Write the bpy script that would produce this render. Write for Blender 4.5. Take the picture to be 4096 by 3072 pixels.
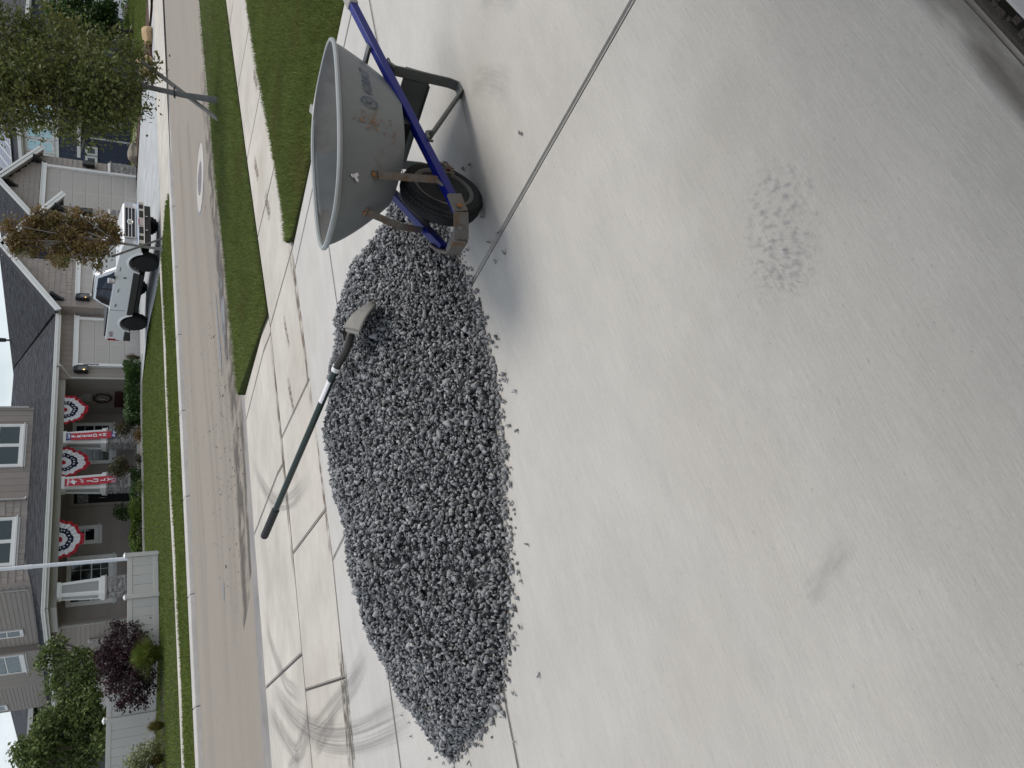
import bpy, bmesh, math, random
import numpy as np
from mathutils import Vector, Matrix
from math import sin, cos, pi, radians, atan2, sqrt
rng = np.random.default_rng(7)
random.seed(7)
for _o in list(bpy.data.objects): bpy.data.objects.remove(_o)
SC = bpy.context.scene
COL = SC.collection

# ------------------------------------------------------------------ camera
FPX, PITCH, ROLL, HEAD, CH = 3060.0, radians(28.7), 0.0195, radians(56.4), 1.45
_F = np.array([cos(HEAD)*cos(PITCH), sin(HEAD)*cos(PITCH), -sin(PITCH)])
_R = np.array([sin(HEAD), -cos(HEAD), 0.0]); _D = np.cross(_F, _R)
_RU = _R*cos(ROLL) - _D*sin(ROLL); _DV = _D*cos(ROLL) + _R*sin(ROLL)
cam_d = bpy.data.cameras.new('camera'); cam = bpy.data.objects.new('camera', cam_d); COL.objects.link(cam)
cam_d.sensor_fit = 'HORIZONTAL'; cam_d.sensor_width = 36.0; cam_d.lens = FPX/4096*36.0
cam_d.clip_start = 0.05; cam_d.clip_end = 2000
# the photograph was taken with the phone turned on its side: "up" in the place is "left" in the picture
cam.matrix_world = Matrix(((_DV[0], _RU[0], -_F[0], 0), (_DV[1], _RU[1], -_F[1], 0), (_DV[2], _RU[2], -_F[2], CH), (0, 0, 0, 1)))
SC.camera = cam

# ------------------------------------------------------------------ sky, sun, exposure
SUN_EL, SUN_AZ = radians(60), atan2(-0.10, 0.99)       # towards the sun, measured from +X
W = bpy.data.worlds.new('World'); SC.world = W; W.use_nodes = True
nt = W.node_tree; nt.nodes.clear(); N = nt.nodes.new; L = nt.links.new
out = N('ShaderNodeOutputWorld'); bg = N('ShaderNodeBackground'); sky = N('ShaderNodeTexSky')
sky.sky_type = 'NISHITA'; sky.sun_disc = False; sky.sun_elevation = SUN_EL; sky.sun_rotation = pi/2 - SUN_AZ
sky.air_density = 1.0; sky.dust_density = 1.5
tc = N('ShaderNodeTexCoord'); mp = N('ShaderNodeMapping'); mp.inputs['Scale'].default_value = (1, 1, 2.6)
nz = N('ShaderNodeTexNoise'); nz.inputs['Scale'].default_value = 3.1; nz.inputs['Detail'].default_value = 8; nz.inputs['Roughness'].default_value = .58
rp = N('ShaderNodeValToRGB'); rp.color_ramp.elements[0].position = .34; rp.color_ramp.elements[1].position = .60
mx = N('ShaderNodeMix'); mx.data_type = 'RGBA'
L(tc.outputs['Generated'], mp.inputs['Vector']); L(mp.outputs['Vector'], nz.inputs['Vector']); L(nz.outputs['Fac'], rp.inputs['Fac'])
L(rp.outputs['Color'], mx.inputs['Factor']); L(sky.outputs['Color'], mx.inputs['A']); mx.inputs['B'].default_value = (6.9, 7.35, 7.9, 1)
L(mx.outputs['Result'], bg.inputs['Color']); bg.inputs['Strength'].default_value = 0.105
L(bg.outputs['Background'], out.inputs['Surface'])
sun_d = bpy.data.lights.new('sun', 'SUN'); sun_d.energy = 1.6; sun_d.angle = radians(24); sun_d.color = (1, .95, .88)
sun = bpy.data.objects.new('sun', sun_d); COL.objects.link(sun)
_sd = Vector((cos(SUN_EL)*cos(SUN_AZ), cos(SUN_EL)*sin(SUN_AZ), sin(SUN_EL)))
sun.rotation_euler = _sd.to_track_quat('Z', 'Y').to_euler(); sun.location = (0, 0, 30)
SC.view_settings.view_transform = 'Standard'; SC.view_settings.look = 'None'; SC.view_settings.gamma = 1
SC.view_settings.exposure = 0.38; SC.view_settings.use_curve_mapping = False
SC.render.engine = 'CYCLES'
try:
    SC.cycles.use_denoising = True; SC.cycles.max_bounces = 6; SC.cycles.transparent_max_bounces = 12
except Exception: pass

# ------------------------------------------------------------------ photograph pixel -> point in the place
def _ray(px, py):
    d = _F*FPX + _RU*(1536-py) + _DV*(px-2048); return d/np.linalg.norm(d)
def onz(px, py, z=0.0):
    d = _ray(px, py); t = (z-CH)/d[2]; return np.array([d[0]*t, d[1]*t, z])
def ony(px, py, Y):
    d = _ray(px, py); t = Y/d[1]; return np.array([d[0]*t, Y, CH+d[2]*t])
def onx(px, py, X):
    d = _ray(px, py); t = X/d[0]; return np.array([X, d[1]*t, CH+d[2]*t])

# ------------------------------------------------------------------ materials
MATS = {}
def mat(name, col, rough=.75, var=.12, scale=6., metal=0., bump=0., bscale=60., isl=0., objr=0., spec=.4, stretch=(1, 1, 1), var2=0., scale2=40., dirt=None, dirt_lo=.55, dirt_hi=.75, dirt_scale=2.5, coat=0., trans=0., sheen=0.):
    m = bpy.data.materials.new(name); m.use_nodes = True; t = m.node_tree; n = t.nodes; l = t.links.new
    b = n['Principled BSDF']; b.inputs['Roughness'].default_value = rough; b.inputs['Metallic'].default_value = metal
    b.inputs['Specular IOR Level'].default_value = spec; b.inputs['Coat Weight'].default_value = coat
    geo = n.new('ShaderNodeNewGeometry'); mp = n.new('ShaderNodeMapping'); mp.inputs['Scale'].default_value = stretch
    l(geo.outputs['Position'], mp.inputs['Vector'])
    def noise(s, det=5, ro=.55):
        x = n.new('ShaderNodeTexNoise'); x.inputs['Scale'].default_value = s; x.inputs['Detail'].default_value = det; x.inputs['Roughness'].default_value = ro
        l(mp.outputs['Vector'], x.inputs['Vector']); return x.outputs['Fac']
    def math_(op, a, bb, clamp=False):
        x = n.new('ShaderNodeMath'); x.operation = op; x.use_clamp = clamp
        for i, v in enumerate((a, bb)):
            if isinstance(v, (int, float)): x.inputs[i].default_value = v
            else: l(v, x.inputs[i])
        return x.outputs[0]
    f = 1.0; first = True
    def mul(cur, v): return math_('MULTIPLY', cur, v)
    cur = math_('MULTIPLY_ADD', noise(scale), 2*var*1.6); x = cur.node; x.inputs[2].default_value = 1-var*1.6
    if var2:
        c2 = math_('MULTIPLY_ADD', noise(scale2, 3, .7), 2*var2*1.6); c2.node.inputs[2].default_value = 1-var2*1.6; cur = mul(cur, c2)
    if isl:
        c3 = math_('MULTIPLY_ADD', geo.outputs['Random Per Island'], 2*isl); c3.node.inputs[2].default_value = 1-isl; cur = mul(cur, c3)
    if objr:
        oi = n.new('ShaderNodeObjectInfo'); c4 = math_('MULTIPLY_ADD', oi.outputs['Random'], 2*objr); c4.node.inputs[2].default_value = 1-objr; cur = mul(cur, c4)
    vm = n.new('ShaderNodeVectorMath'); vm.operation = 'SCALE'; vm.inputs[0].default_value = col; l(cur, vm.inputs['Scale'])
    colout = vm.outputs[0]
    if dirt:
        r = n.new('ShaderNodeMapRange'); r.inputs[1].default_value = dirt_lo; r.inputs[2].default_value = dirt_hi
        l(noise(dirt_scale, 7, .65), r.inputs[0]); mxx = n.new('ShaderNodeMix'); mxx.data_type = 'RGBA'
        l(r.outputs[0], mxx.inputs['Factor']); l(colout, mxx.inputs['A']); mxx.inputs['B'].default_value = (*dirt, 1); colout = mxx.outputs['Result']
    l(colout, b.inputs['Base Color'])
    if bump:
        bp = n.new('ShaderNodeBump'); bp.inputs['Strength'].default_value = 1.0; bp.inputs['Distance'].default_value = bump
        l(noise(bscale, 4, .6), bp.inputs['Height']); l(bp.outputs['Normal'], b.inputs['Normal'])
    if trans:
        td = n.new('ShaderNodeBsdfTranslucent'); l(colout, td.inputs['Color']); ms = n.new('ShaderNodeMixShader'); ms.inputs[0].default_value = trans
        l(b.outputs[0], ms.inputs[1]); l(td.outputs[0], ms.inputs[2]); l(ms.outputs[0], n['Material Output'].inputs['Surface'])
    MATS[name] = m; return m
def emit(name, col, s):
    m = bpy.data.materials.new(name); m.use_nodes = True; b = m.node_tree.nodes['Principled BSDF']
    b.inputs['Base Color'].default_value = (*col, 1); b.inputs['Emission Color'].default_value = (*col, 1); b.inputs['Emission Strength'].default_value = s; return m
def glass(name, tint, refl=.22, clear=.7, gcol=(.9, .95, 1, 1)):
    m = bpy.data.materials.new(name); m.use_nodes = True; t = m.node_tree; n = t.nodes; l = t.links.new; n.clear()
    o = n.new('ShaderNodeOutputMaterial'); tr = n.new('ShaderNodeBsdfTransparent'); gl = n.new('ShaderNodeBsdfGlossy'); df = n.new('ShaderNodeBsdfDiffuse')
    tr.inputs[0].default_value = (*tint, 1); gl.inputs['Roughness'].default_value = .03; gl.inputs['Color'].default_value = gcol; df.inputs[0].default_value = (.02, .025, .03, 1)
    a = n.new('ShaderNodeMixShader'); a.inputs[0].default_value = clear; l(df.outputs[0], a.inputs[1]); l(tr.outputs[0], a.inputs[2])
    fr = n.new('ShaderNodeFresnel'); fr.inputs['IOR'].default_value = 1.5; ad = n.new('ShaderNodeMath'); ad.inputs[1].default_value = refl; l(fr.outputs[0], ad.inputs[0]); ad.use_clamp = True
    b = n.new('ShaderNodeMixShader'); l(ad.outputs[0], b.inputs[0]); l(a.outputs[0], b.inputs[1]); l(gl.outputs[0], b.inputs[2]); l(b.outputs[0], o.inputs['Surface']); return m

def concrete(name, col, dark=.075, streak=(1.0, 24, 1), bump=.0014, warm=(.30, .25, .19), warmth=.25):
    """broom-finished concrete: soft blotches, fine specks and pits, brush streaks along the street"""
    m = bpy.data.materials.new(name); m.use_nodes = True; t = m.node_tree; n = t.nodes; l = t.links.new; b = n['Principled BSDF']
    b.inputs['Roughness'].default_value = .82; b.inputs['Specular IOR Level'].default_value = .25
    g = n.new('ShaderNodeNewGeometry')
    def noise(s, st=(1, 1, 1), det=6, ro=.6):
        mp = n.new('ShaderNodeMapping'); mp.inputs['Scale'].default_value = st; l(g.outputs['Position'], mp.inputs['Vector'])
        x = n.new('ShaderNodeTexNoise'); x.inputs['Scale'].default_value = s; x.inputs['Detail'].default_value = det; x.inputs['Roughness'].default_value = ro
        l(mp.outputs['Vector'], x.inputs['Vector']); return x.outputs['Fac']
    def rng_(v, a, bb, c, d):
        r = n.new('ShaderNodeMapRange'); l(v, r.inputs[0])
        for i, q in enumerate((a, bb, c, d)): r.inputs[i+1].default_value = q
        return r.outputs[0]
    def mul(a, c):
        x = n.new('ShaderNodeMath'); x.operation = 'MULTIPLY'; l(a, x.inputs[0]); l(c, x.inputs[1]); return x.outputs[0]
    big = rng_(noise(1.3, (1, 1, 1), 7, .62), .3, .7, 1-dark, 1+dark*.7)
    mid = rng_(noise(5, (.6, 1.6, 1), 5, .6), .3, .7, .955, 1.04)
    st = rng_(noise(9, streak, 4, .6), .25, .75, .90, 1.07)
    fine = rng_(noise(160, (.5, 1.2, 1), 2, .7), .2, .8, .94, 1.06)
    pit = rng_(noise(55, (.8, 1.3, 1), 2, .8), .25, .33, .80, 1.0)
    v = mul(mul(mul(big, mid), mul(st, fine)), pit)
    vm = n.new('ShaderNodeVectorMath'); vm.operation = 'SCALE'; vm.inputs[0].default_value = col; l(v, vm.inputs['Scale'])
    mx = n.new('ShaderNodeMix'); mx.data_type = 'RGBA'; l(rng_(noise(.8, (1, 1, 1), 6, .6), .50, .80, 0, warmth), mx.inputs['Factor']); l(vm.outputs[0], mx.inputs['A']); mx.inputs['B'].default_value = (*warm, 1)
    l(mx.outputs['Result'], b.inputs['Base Color'])
    bp = n.new('ShaderNodeBump'); bp.inputs['Distance'].default_value = bump; bp.inputs['Strength'].default_value = 1
    l(mul(noise(14, (streak[0], streak[1]*1.3, 1), 5, .7), pit), bp.inputs['Height']); l(bp.outputs['Normal'], b.inputs['Normal'])
    return m

# ------------------------------------------------------------------ mesh helpers
ORG = {}
def tag(o, label=None, cat=None, group=None, kind=None):
    if label: o['label'] = label
    if cat: o['category'] = cat
    if group: o['group'] = group
    if kind: o['kind'] = kind
    return o
def thing(name, label, cat, loc=(0, 0, 0), group=None, rot=None):
    o = bpy.data.objects.new(name, None); COL.objects.link(o); o.location = loc; o.empty_display_size = .2
    ORG[o] = np.array(loc, float)
    if rot is not None: o.rotation_euler = rot; ORG[o] = np.zeros(3)
    return tag(o, label, cat, group)
def link_mesh(name, me, m=None, parent=None, loc=(0, 0, 0)):
    o = bpy.data.objects.new(name, me); COL.objects.link(o)
    if m and not me.materials: me.materials.append(m)
    if parent is not None: o.parent = parent; ORG[o] = ORG[parent]; o.location = np.array(loc, float)-(ORG[parent] if any(loc) else 0)
    else: ORG[o] = np.array(loc, float); o.location = loc
    return o
def np_mesh(name, V, Fc, smooth=False):
    """V (n,3); Fc (m,k) index array with one k"""
    V = np.asarray(V, np.float32); Fc = np.asarray(Fc, np.int32); k = Fc.shape[1]
    me = bpy.data.meshes.new(name); me.vertices.add(len(V)); me.vertices.foreach_set('co', V.ravel())
    me.loops.add(Fc.size); me.loops.foreach_set('vertex_index', Fc.ravel()); me.polygons.add(len(Fc))
    me.polygons.foreach_set('loop_start', np.arange(0, Fc.size, k, dtype=np.int32)); me.polygons.foreach_set('loop_total', np.full(len(Fc), k, np.int32))
    if smooth: me.polygons.foreach_set('use_smooth', np.ones(len(Fc), bool))
    me.update(calc_edges=True); me.validate(); return me
class MB:
    """collects shapes in world (or local) coordinates and links them as ONE mesh object"""
    def __init__(s): s.v = []; s.f = []
    def add(s, V, Fc):
        o = len(s.v); s.v += [tuple(float(c) for c in p) for p in V]; s.f += [[i+o for i in f] for f in Fc]; return s
    def box(s, a, b):
        x0, y0, z0 = a; x1, y1, z1 = b
        return s.add([(x0, y0, z0), (x1, y0, z0), (x1, y1, z0), (x0, y1, z0), (x0, y0, z1), (x1, y0, z1), (x1, y1, z1), (x0, y1, z1)],
                     [(3, 2, 1, 0), (4, 5, 6, 7), (0, 1, 5, 4), (1, 2, 6, 5), (2, 3, 7, 6), (3, 0, 4, 7)])
    def hexa(s, P): return s.add(P, [(3, 2, 1, 0), (4, 5, 6, 7), (0, 1, 5, 4), (1, 2, 6, 5), (2, 3, 7, 6), (3, 0, 4, 7)])
    def obox(s, c, ax, ay, az):  # centre and half axes
        c, ax, ay, az = (np.array(q, float) for q in (c, ax, ay, az))
        return s.hexa([c-ax-ay-az, c+ax-ay-az, c+ax+ay-az, c-ax+ay-az, c-ax-ay+az, c+ax-ay+az, c+ax+ay+az, c-ax+ay+az])
    def beam(s, p, q, w, h, up=(0, 0, 1)):
        p, q = np.array(p, float), np.array(q, float); d = q-p; u = np.array(up, float); x = np.cross(d, u); x /= np.linalg.norm(x); y = np.cross(x, d); y /= np.linalg.norm(y)
        return s.obox((p+q)/2, d/2, x*w/2, y*h/2)
    def prism(s, poly, off):
        """planar polygon (3-D points) pushed along off"""
        P = [np.array(p, float) for p in poly]; n = len(P); o = np.array(off, float)
        return s.add(P+[p+o for p in P], [list(range(n))[::-1], list(range(n, 2*n))]+[(i, (i+1) % n, n+(i+1) % n, n+i) for i in range(n)])
    def tube(s, pts, r, k=10, cap=True):
        P = [np.array(p, float) for p in pts]; R = r if hasattr(r, '__len__') else [r]*len(P); V = []; Fc = []; ref = None
        for i, p in enumerate(P):
            d = P[min(i+1, len(P)-1)]-P[max(i-1, 0)]; d /= np.linalg.norm(d)
            if ref is None: ref = np.cross(d, (0, 0, 1) if abs(d[2]) < .9 else (1, 0, 0))
            x = ref-d*(ref@d); x /= np.linalg.norm(x); ref = x; y = np.cross(d, x)
            V += [p+R[i]*(cos(2*pi*j/k)*x+sin(2*pi*j/k)*y) for j in range(k)]
        for i in range(len(P)-1): Fc += [(i*k+j, i*k+(j+1) % k, (i+1)*k+(j+1) % k, (i+1)*k+j) for j in range(k)]
        if cap: Fc += [list(range(k))[::-1], list(range((len(P)-1)*k, len(P)*k))]
        return s.add(V, Fc)
    def lathe(s, c, axis, prof, k=24, x=None):
        """prof = [(along axis, radius)...]"""
        c, a = np.array(c, float), np.array(axis, float); a /= np.linalg.norm(a); x = np.cross(a, (0, 0, 1) if abs(a[2]) < .9 else (1, 0, 0)); x /= np.linalg.norm(x); y = np.cross(a, x)
        V = [c+a*h+r*(cos(2*pi*j/k)*x+sin(2*pi*j/k)*y) for h, r in prof for j in range(k)]
        Fc = [(i*k+j, i*k+(j+1) % k, (i+1)*k+(j+1) % k, (i+1)*k+j) for i in range(len(prof)-1) for j in range(k)]
        if prof[0][1] > 1e-4: Fc.append(list(range(k))[::-1])
        if prof[-1][1] > 1e-4: Fc.append(list(range((len(prof)-1)*k, len(prof)*k)))
        return s.add(V, Fc)
    def grid(s, G):
        """G[i][j] points -> quads"""
        n, m = len(G), len(G[0])
        return s.add([p for r in G for p in r], [(i*m+j, i*m+j+1, (i+1)*m+j+1, (i+1)*m+j) for i in range(n-1) for j in range(m-1)])
    def build(s, name, m=None, parent=None, smooth=False, bevel=0., kind=None, label=None, merge=False):
        o0 = ORG[parent] if parent is not None else np.zeros(3)
        me = bpy.data.meshes.new(name); me.from_pydata([tuple(np.array(p)-o0) for p in s.v], [], s.f)
        bm = bmesh.new(); bm.from_mesh(me)
        if merge: bmesh.ops.remove_doubles(bm, verts=bm.verts, dist=1e-5)
        bmesh.ops.recalc_face_normals(bm, faces=bm.faces)
        if bevel: bmesh.ops.bevel(bm, geom=bm.edges[:], offset=bevel, segments=2, affect='EDGES', profile=.6, clamp_overlap=True)
        bm.to_mesh(me); bm.free()
        if smooth:
            for p in me.polygons: p.use_smooth = True
            try: me.set_sharp_from_angle(angle=radians(38))
            except Exception: pass
        o = link_mesh(name, me, m, parent)
        if kind: o['kind'] = kind
        if label: o['label'] = label
        return o
def text_mesh(txt, size=1., bold=0., shear=0., ext=0.):
    """letters as flat mesh data (n,3), faces; baseline along +x, up +y, centred"""
    cu = bpy.data.curves.new('letters', 'FONT'); cu.body = txt; cu.size = size; cu.align_x = 'CENTER'; cu.align_y = 'CENTER'; cu.offset = bold; cu.shear = shear; cu.extrude = ext; cu.resolution_u = 3
    ob = bpy.data.objects.new('letters', cu); COL.objects.link(ob); dg = bpy.context.evaluated_depsgraph_get(); dg.update(); me = ob.evaluated_get(dg).to_mesh()
    V = np.array([v.co[:] for v in me.vertices]) if len(me.vertices) else np.zeros((0, 3)); Fc = [list(p.vertices) for p in me.polygons]
    bpy.data.objects.remove(ob); bpy.data.curves.remove(cu); return V, Fc
def text_on(name, txt, c, xd, yd, size, m, parent, bold=0., shear=0., sx=1.):
    V, Fc = text_mesh(txt, size, bold, shear); c, xd, yd = (np.array(q, float) for q in (c, xd, yd))
    b = MB(); b.add([c+xd*p[0]*sx+yd*p[1] for p in V], Fc); return b.build(name, m, parent)
def copy_tree(o, parent=None):
    c = o.copy(); COL.objects.link(c); ORG[c] = ORG.get(o, np.zeros(3))
    if parent is not None: c.parent = parent
    for ch in o.children: copy_tree(ch, c)
    return c
_bx = {}
def unit_box(name, dims, m):
    k = (name, tuple(round(d, 3) for d in dims), m.name)
    if k not in _bx:
        b = MB().box((-dims[0]/2, -dims[1]/2, -dims[2]/2), (dims[0]/2, dims[1]/2, dims[2]/2)); me = bpy.data.meshes.new(name); me.from_pydata(b.v, [], b.f); me.materials.append(m); _bx[k] = me
    return _bx[k]
# ------------------------------------------------------------------ the materials
m_conc = concrete('broomed_concrete', (.475, .455, .42))
m_walk = concrete('old_concrete', (.49, .455, .40), dark=.16, warm=(.30, .235, .17), warmth=.42)
m_curb = concrete('curb_concrete', (.46, .44, .41), dark=.12, bump=.001)
m_floor = concrete('floor_concrete', (.42, .41, .395), dark=.08, bump=.0004)
m_joint = mat('joint_dirt', (.055, .047, .04), var=.4, scale=30)
m_cdrive = concrete('sealed_concrete', (.40, .41, .41), dark=.2, streak=(.5, 3, 1), warm=(.36, .36, .36))
m_road = mat('dusty_road', (.25, .219, .181), rough=.9, var=.08, scale=.9, stretch=(.22, 1.6, 1), var2=.2, scale2=45, dirt=(.09, .08, .075), dirt_lo=.70, dirt_hi=.74, dirt_scale=11, bump=.004, bscale=90)
m_gutter = concrete('gutter_concrete', (.25, .235, .22), dark=.25)
m_seal = mat('sealed_patch', (.19, .19, .195), rough=.8, var=.2, scale=4, var2=.12)
m_iron = mat('cast_iron', (.20, .185, .185), rough=.7, var=.15, scale=8)
m_collar = concrete('collar_concrete', (.44, .41, .38))
m_soil = mat('lawn_soil', (.045, .055, .018), rough=1, var=.4, scale=12, spec=.1)
m_grass = mat('grass_blades', (.15, .19, .046), rough=.6, var=.28, scale=1.1, isl=.45, spec=.25, trans=.25, dirt=(.15, .12, .04), dirt_lo=.5, dirt_hi=.8, dirt_scale=1.4)
m_fgrass = mat('lawn_blades', (.14, .18, .036), rough=.65, var=.2, scale=.9, isl=.35, spec=.2, trans=.2, dirt=(.16, .16, .03), dirt_lo=.55, dirt_hi=.8, dirt_scale=.8)
m_mulch = mat('bark_mulch', (.075, .038, .026), rough=1, var=.5, scale=25, bump=.03, bscale=30)
m_gmulch = mat('dark_mulch', (.055, .045, .038), rough=1, var=.5, scale=25, bump=.03, bscale=30)
m_trim = mat('white_trim', (.74, .73, .70), rough=.55, var=.04, scale=3)
m_ctrim = mat('column_white', (.78, .77, .735), rough=.55, var=.03, scale=3)
m_taupe = mat('taupe_siding', (.29, .25, .218), rough=.75, var=.05, scale=2, objr=.05)
m_shake = mat('taupe_shake', (.31, .27, .238), rough=.8, var=.06, scale=3, objr=.09, isl=.03, var2=.04, scale2=30)
m_panel = mat('column_panel', (.36, .35, .335), rough=.7, var=.04)
m_beam = mat('porch_beam', (.42, .405, .37), rough=.6, var=.04)
m_gdoor = mat('garage_door_paint', (.47, .435, .395), rough=.6, var=.03, scale=2, objr=.015)
m_roof = mat('asphalt_shingle', (.034, .036, .042), rough=.9, var=.2, scale=6, isl=.32, var2=.2, scale2=60)
m_roofd = mat('roof_deck', (.034, .036, .042), rough=.95)
m_rock = mat('ledge_stone', (.32, .305, .285), rough=.85, var=.2, scale=5, isl=.42, bump=.01, bscale=40)
m_cap = mat('stone_cap', (.36, .33, .30), rough=.8, var=.12, scale=6)
m_black = mat('black_metal', (.018, .018, .02), rough=.5, var=.1)
m_dark = mat('dark_interior', (.012, .012, .013), rough=.9)
m_glass = glass('window_glass', (.72, .80, .80), .05, gcol=(.45, .52, .55, 1))
m_skyglass = glass('sky_tinted_glass', (.25, .45, .55), refl=.42, clear=.4, gcol=(.55, .80, .90, 1))  # blue of the reflected sky is tinted into the glass and its gloss
m_lamp_glass = glass('lantern_glass', (.6, .6, .6), refl=.02, clear=.85)
m_blind = mat('blind_slats', (.17, .195, .20), rough=.7, var=.05)
m_flame = emit('lamp_flame', (1, .62, .18), 9)
m_fence = mat('vinyl_fence', (.56, .53, .49), rough=.5, var=.03, scale=2, objr=.02)
m_pole = mat('painted_pole', (.72, .73, .76), rough=.4, var=.04)
m_navyh = mat('navy_siding', (.040, .052, .085), rough=.7, var=.06, objr=.08)
m_whiteh = mat('white_siding', (.62, .64, .66), rough=.7, var=.04, objr=.03)
m_greyh = mat('grey_siding', (.11, .11, .115), rough=.8, var=.06)
m_solar = mat('solar_cells', (.16, .165, .20), rough=.25, var=.05, spec=.6)
m_red = mat('red_cloth', (.40, .018, .03), rough=.85, var=.1, scale=9)
m_bred = mat('banner_red', (.50, .045, .06), rough=.85, var=.06, scale=9)
m_cloth = mat('white_cloth', (.70, .69, .70), rough=.85, var=.06, scale=9)
m_navy = mat('navy_cloth', (.012, .014, .045), rough=.85, var=.1, scale=9)
m_bblue = mat('banner_blue', (.06, .075, .22), rough=.85, var=.15, scale=9)
m_print = mat('white_print', (.80, .76, .78), rough=.8, var=.03)
m_bark = mat('grey_bark', (.16, .155, .15), rough=.9, var=.35, scale=14, stretch=(1, 1, .3), bump=.01, bscale=30)
m_tanbark = mat('young_bark', (.26, .235, .22), rough=.9, var=.2, scale=14, stretch=(1, 1, .3))
m_dbark = mat('dark_bark', (.05, .04, .03), rough=.9, var=.3, scale=14)
m_stake = mat('weathered_stake', (.19, .18, .16), rough=.9, var=.25, scale=5, stretch=(1, 1, .5), objr=.3)
m_tan = mat('tan_boulder', (.42, .29, .16), rough=.9, var=.25, scale=4, bump=.02, bscale=12)
m_tarp = mat('grey_boulder', (.22, .19, .15), rough=.9, var=.3, scale=6, bump=.02, bscale=14)

def zdrive(y): return float(np.interp(y, [0, 2.6, 5.75, 7.25, 9.45], [0, -.02, -.2, -.225, -.36]))

def ondrive(px, py):
    d = _ray(px, py); lo, hi = .3, 60.
    for _ in range(50):
        m = (lo+hi)/2
        if CH+d[2]*m > zdrive(d[1]*m): lo = m
        else: hi = m
    p = np.array([0, 0, CH])+d*lo; return p

# ------------------------------------------------------------------ ground far and wide
g = MB(); g.add([(-300, -200, -1.2), (500, -200, -1.2), (500, 600, -1.2), (-300, 600, -1.2)], [(0, 1, 2, 3)])
tag(g.build('ground', mat('far_ground', (.10, .10, .06), var=.3, scale=.2)), kind='structure')

# ------------------------------------------------------------------ the near driveway: slabs with recessed joints
def slab(parent, poly, zf, thick=.10, gap=.006, m=None, name='concrete_slab', inset=True, sub=6):
    """one slab: polygon (x,y) shrunk by the joint width, finely divided along y so that it follows the slope"""
    m = m or m_conc
    P = np.array(poly, float); c = P.mean(0)
    n = len(P); Q = []
    for i in range(n):
        a, b, d = P[i-1], P[i], P[(i+1) % n]
        e1 = (b-a)/np.linalg.norm(b-a); e2 = (d-b)/np.linalg.norm(d-b); n1 = np.array([-e1[1], e1[0]]); n2 = np.array([-e2[1], e2[0]])
        k = n1+n2; k = k/max(.3, k@n1); s = 1 if (c-b)@n1 > 0 else -1
        Q.append(b+k*gap*s)
    bm = bmesh.new(); vs = [bm.verts.new((x, y, 0)) for x, y in Q]; bm.faces.new(vs)
    ys = [y for _, y in Q]
    for yc in (2.6, 5.75, 7.25):
        if min(ys)+.02 < yc < max(ys)-.02: bmesh.ops.bisect_plane(bm, geom=bm.verts[:]+bm.edges[:]+bm.faces[:], plane_co=(0, yc, 0), plane_no=(0, 1, 0))
    top = bm.faces[:]
    bnd = [e for e in bm.edges if len(e.link_faces) == 1]
    r = bmesh.ops.extrude_edge_only(bm, edges=bnd); low = [v for v in r['geom'] if isinstance(v, bmesh.types.BMVert)]
    lows = set(low)
    for v in bm.verts: v.co.z = zf(v.co.y)-(thick if v in lows else 0)
    tops = [e for e in bm.edges if len(e.link_faces) == 2 and all(v not in lows for v in e.verts) and any(all(w not in lows for w in f.verts) for f in e.link_faces) and any(any(w in lows for w in f.verts) for f in e.link_faces)]
    bmesh.ops.recalc_face_normals(bm, faces=bm.faces)
    bmesh.ops.bevel(bm, geom=tops, offset=.009, segments=2, affect='EDGES', clamp_overlap=True)
    me = bpy.data.meshes.new(name); bm.to_mesh(me); bm.free(); me.materials.append(m)
    return link_mesh(name, me, None, parent)
Yd = lambda x: 3.03-.108*x                                 # first cross joint beyond the garage
Yc = lambda x: float(np.interp(x, [-3, .44, .84, 3.66, 5], [5.1, 4.68, 4.62, 4.29, 4.2]))
Yb = lambda x: float(np.interp(x, [-4, .63, 1.3, 2.34, 3.54, 4.15, 5.07, 8, 9.66, 13, 30], [6.6, 5.87, 5.74, 5.57, 5.48, 5.45, 5.47, 5.71, 5.83, 6.0, 7]))
Ya = lambda x: float(np.interp(x, [-4, .84, 2.94, 4.39, 5.2, 7.38, 11.65, 30], [7.75, 7.16, 6.92, 6.8, 6.78, 6.93, 7.12, 7.9]))
Yg = lambda x: float(np.interp(x, [-4, 1.25, 3.9, 5.75, 6.6, 10.5, 16.4, 40], [10.3, 9.9, 9.55, 9.25, 9.2, 9.5, 9.65, 11]))   # back of the street curb
def bed_sheet(name, x0, x1, y0, y1, zf, ys, drop=.013):
    b = MB(); xs_ = np.linspace(x0, x1, 40); G = []
    for x in xs_:
        a, c = (y0(x) if callable(y0) else y0), (y1(x) if callable(y1) else y1); row = [a]+[y for y in ys if a < y < c]; row = [a+(c-a)*k/12 for k in range(13)]
        G.append([(x, y, zf(y)-drop) for y in row])
    b.grid(G); return tag(b.build(name, m_joint), kind='structure')
drv = bed_sheet('driveway', -4, 5.12, .30, lambda x: Yb(x)+.004, zdrive, [])
XJ = [-4, -.75, 2.07, 4.87, 5.105]
for a, b in zip(XJ[:-1], XJ[1:]):
    slab(drv, [(a, .30), (b, .30), (b, Yd(b)), (a, Yd(a))], zdrive)
    slab(drv, [(a, Yd(a)), (b, Yd(b)), (b, Yc(b)), (a, Yc(a))], zdrive)
    slab(drv, [(a, Yc(a)), (b, Yc(b)), (b, Yb(b)), (a, Yb(a))], zdrive)
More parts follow.
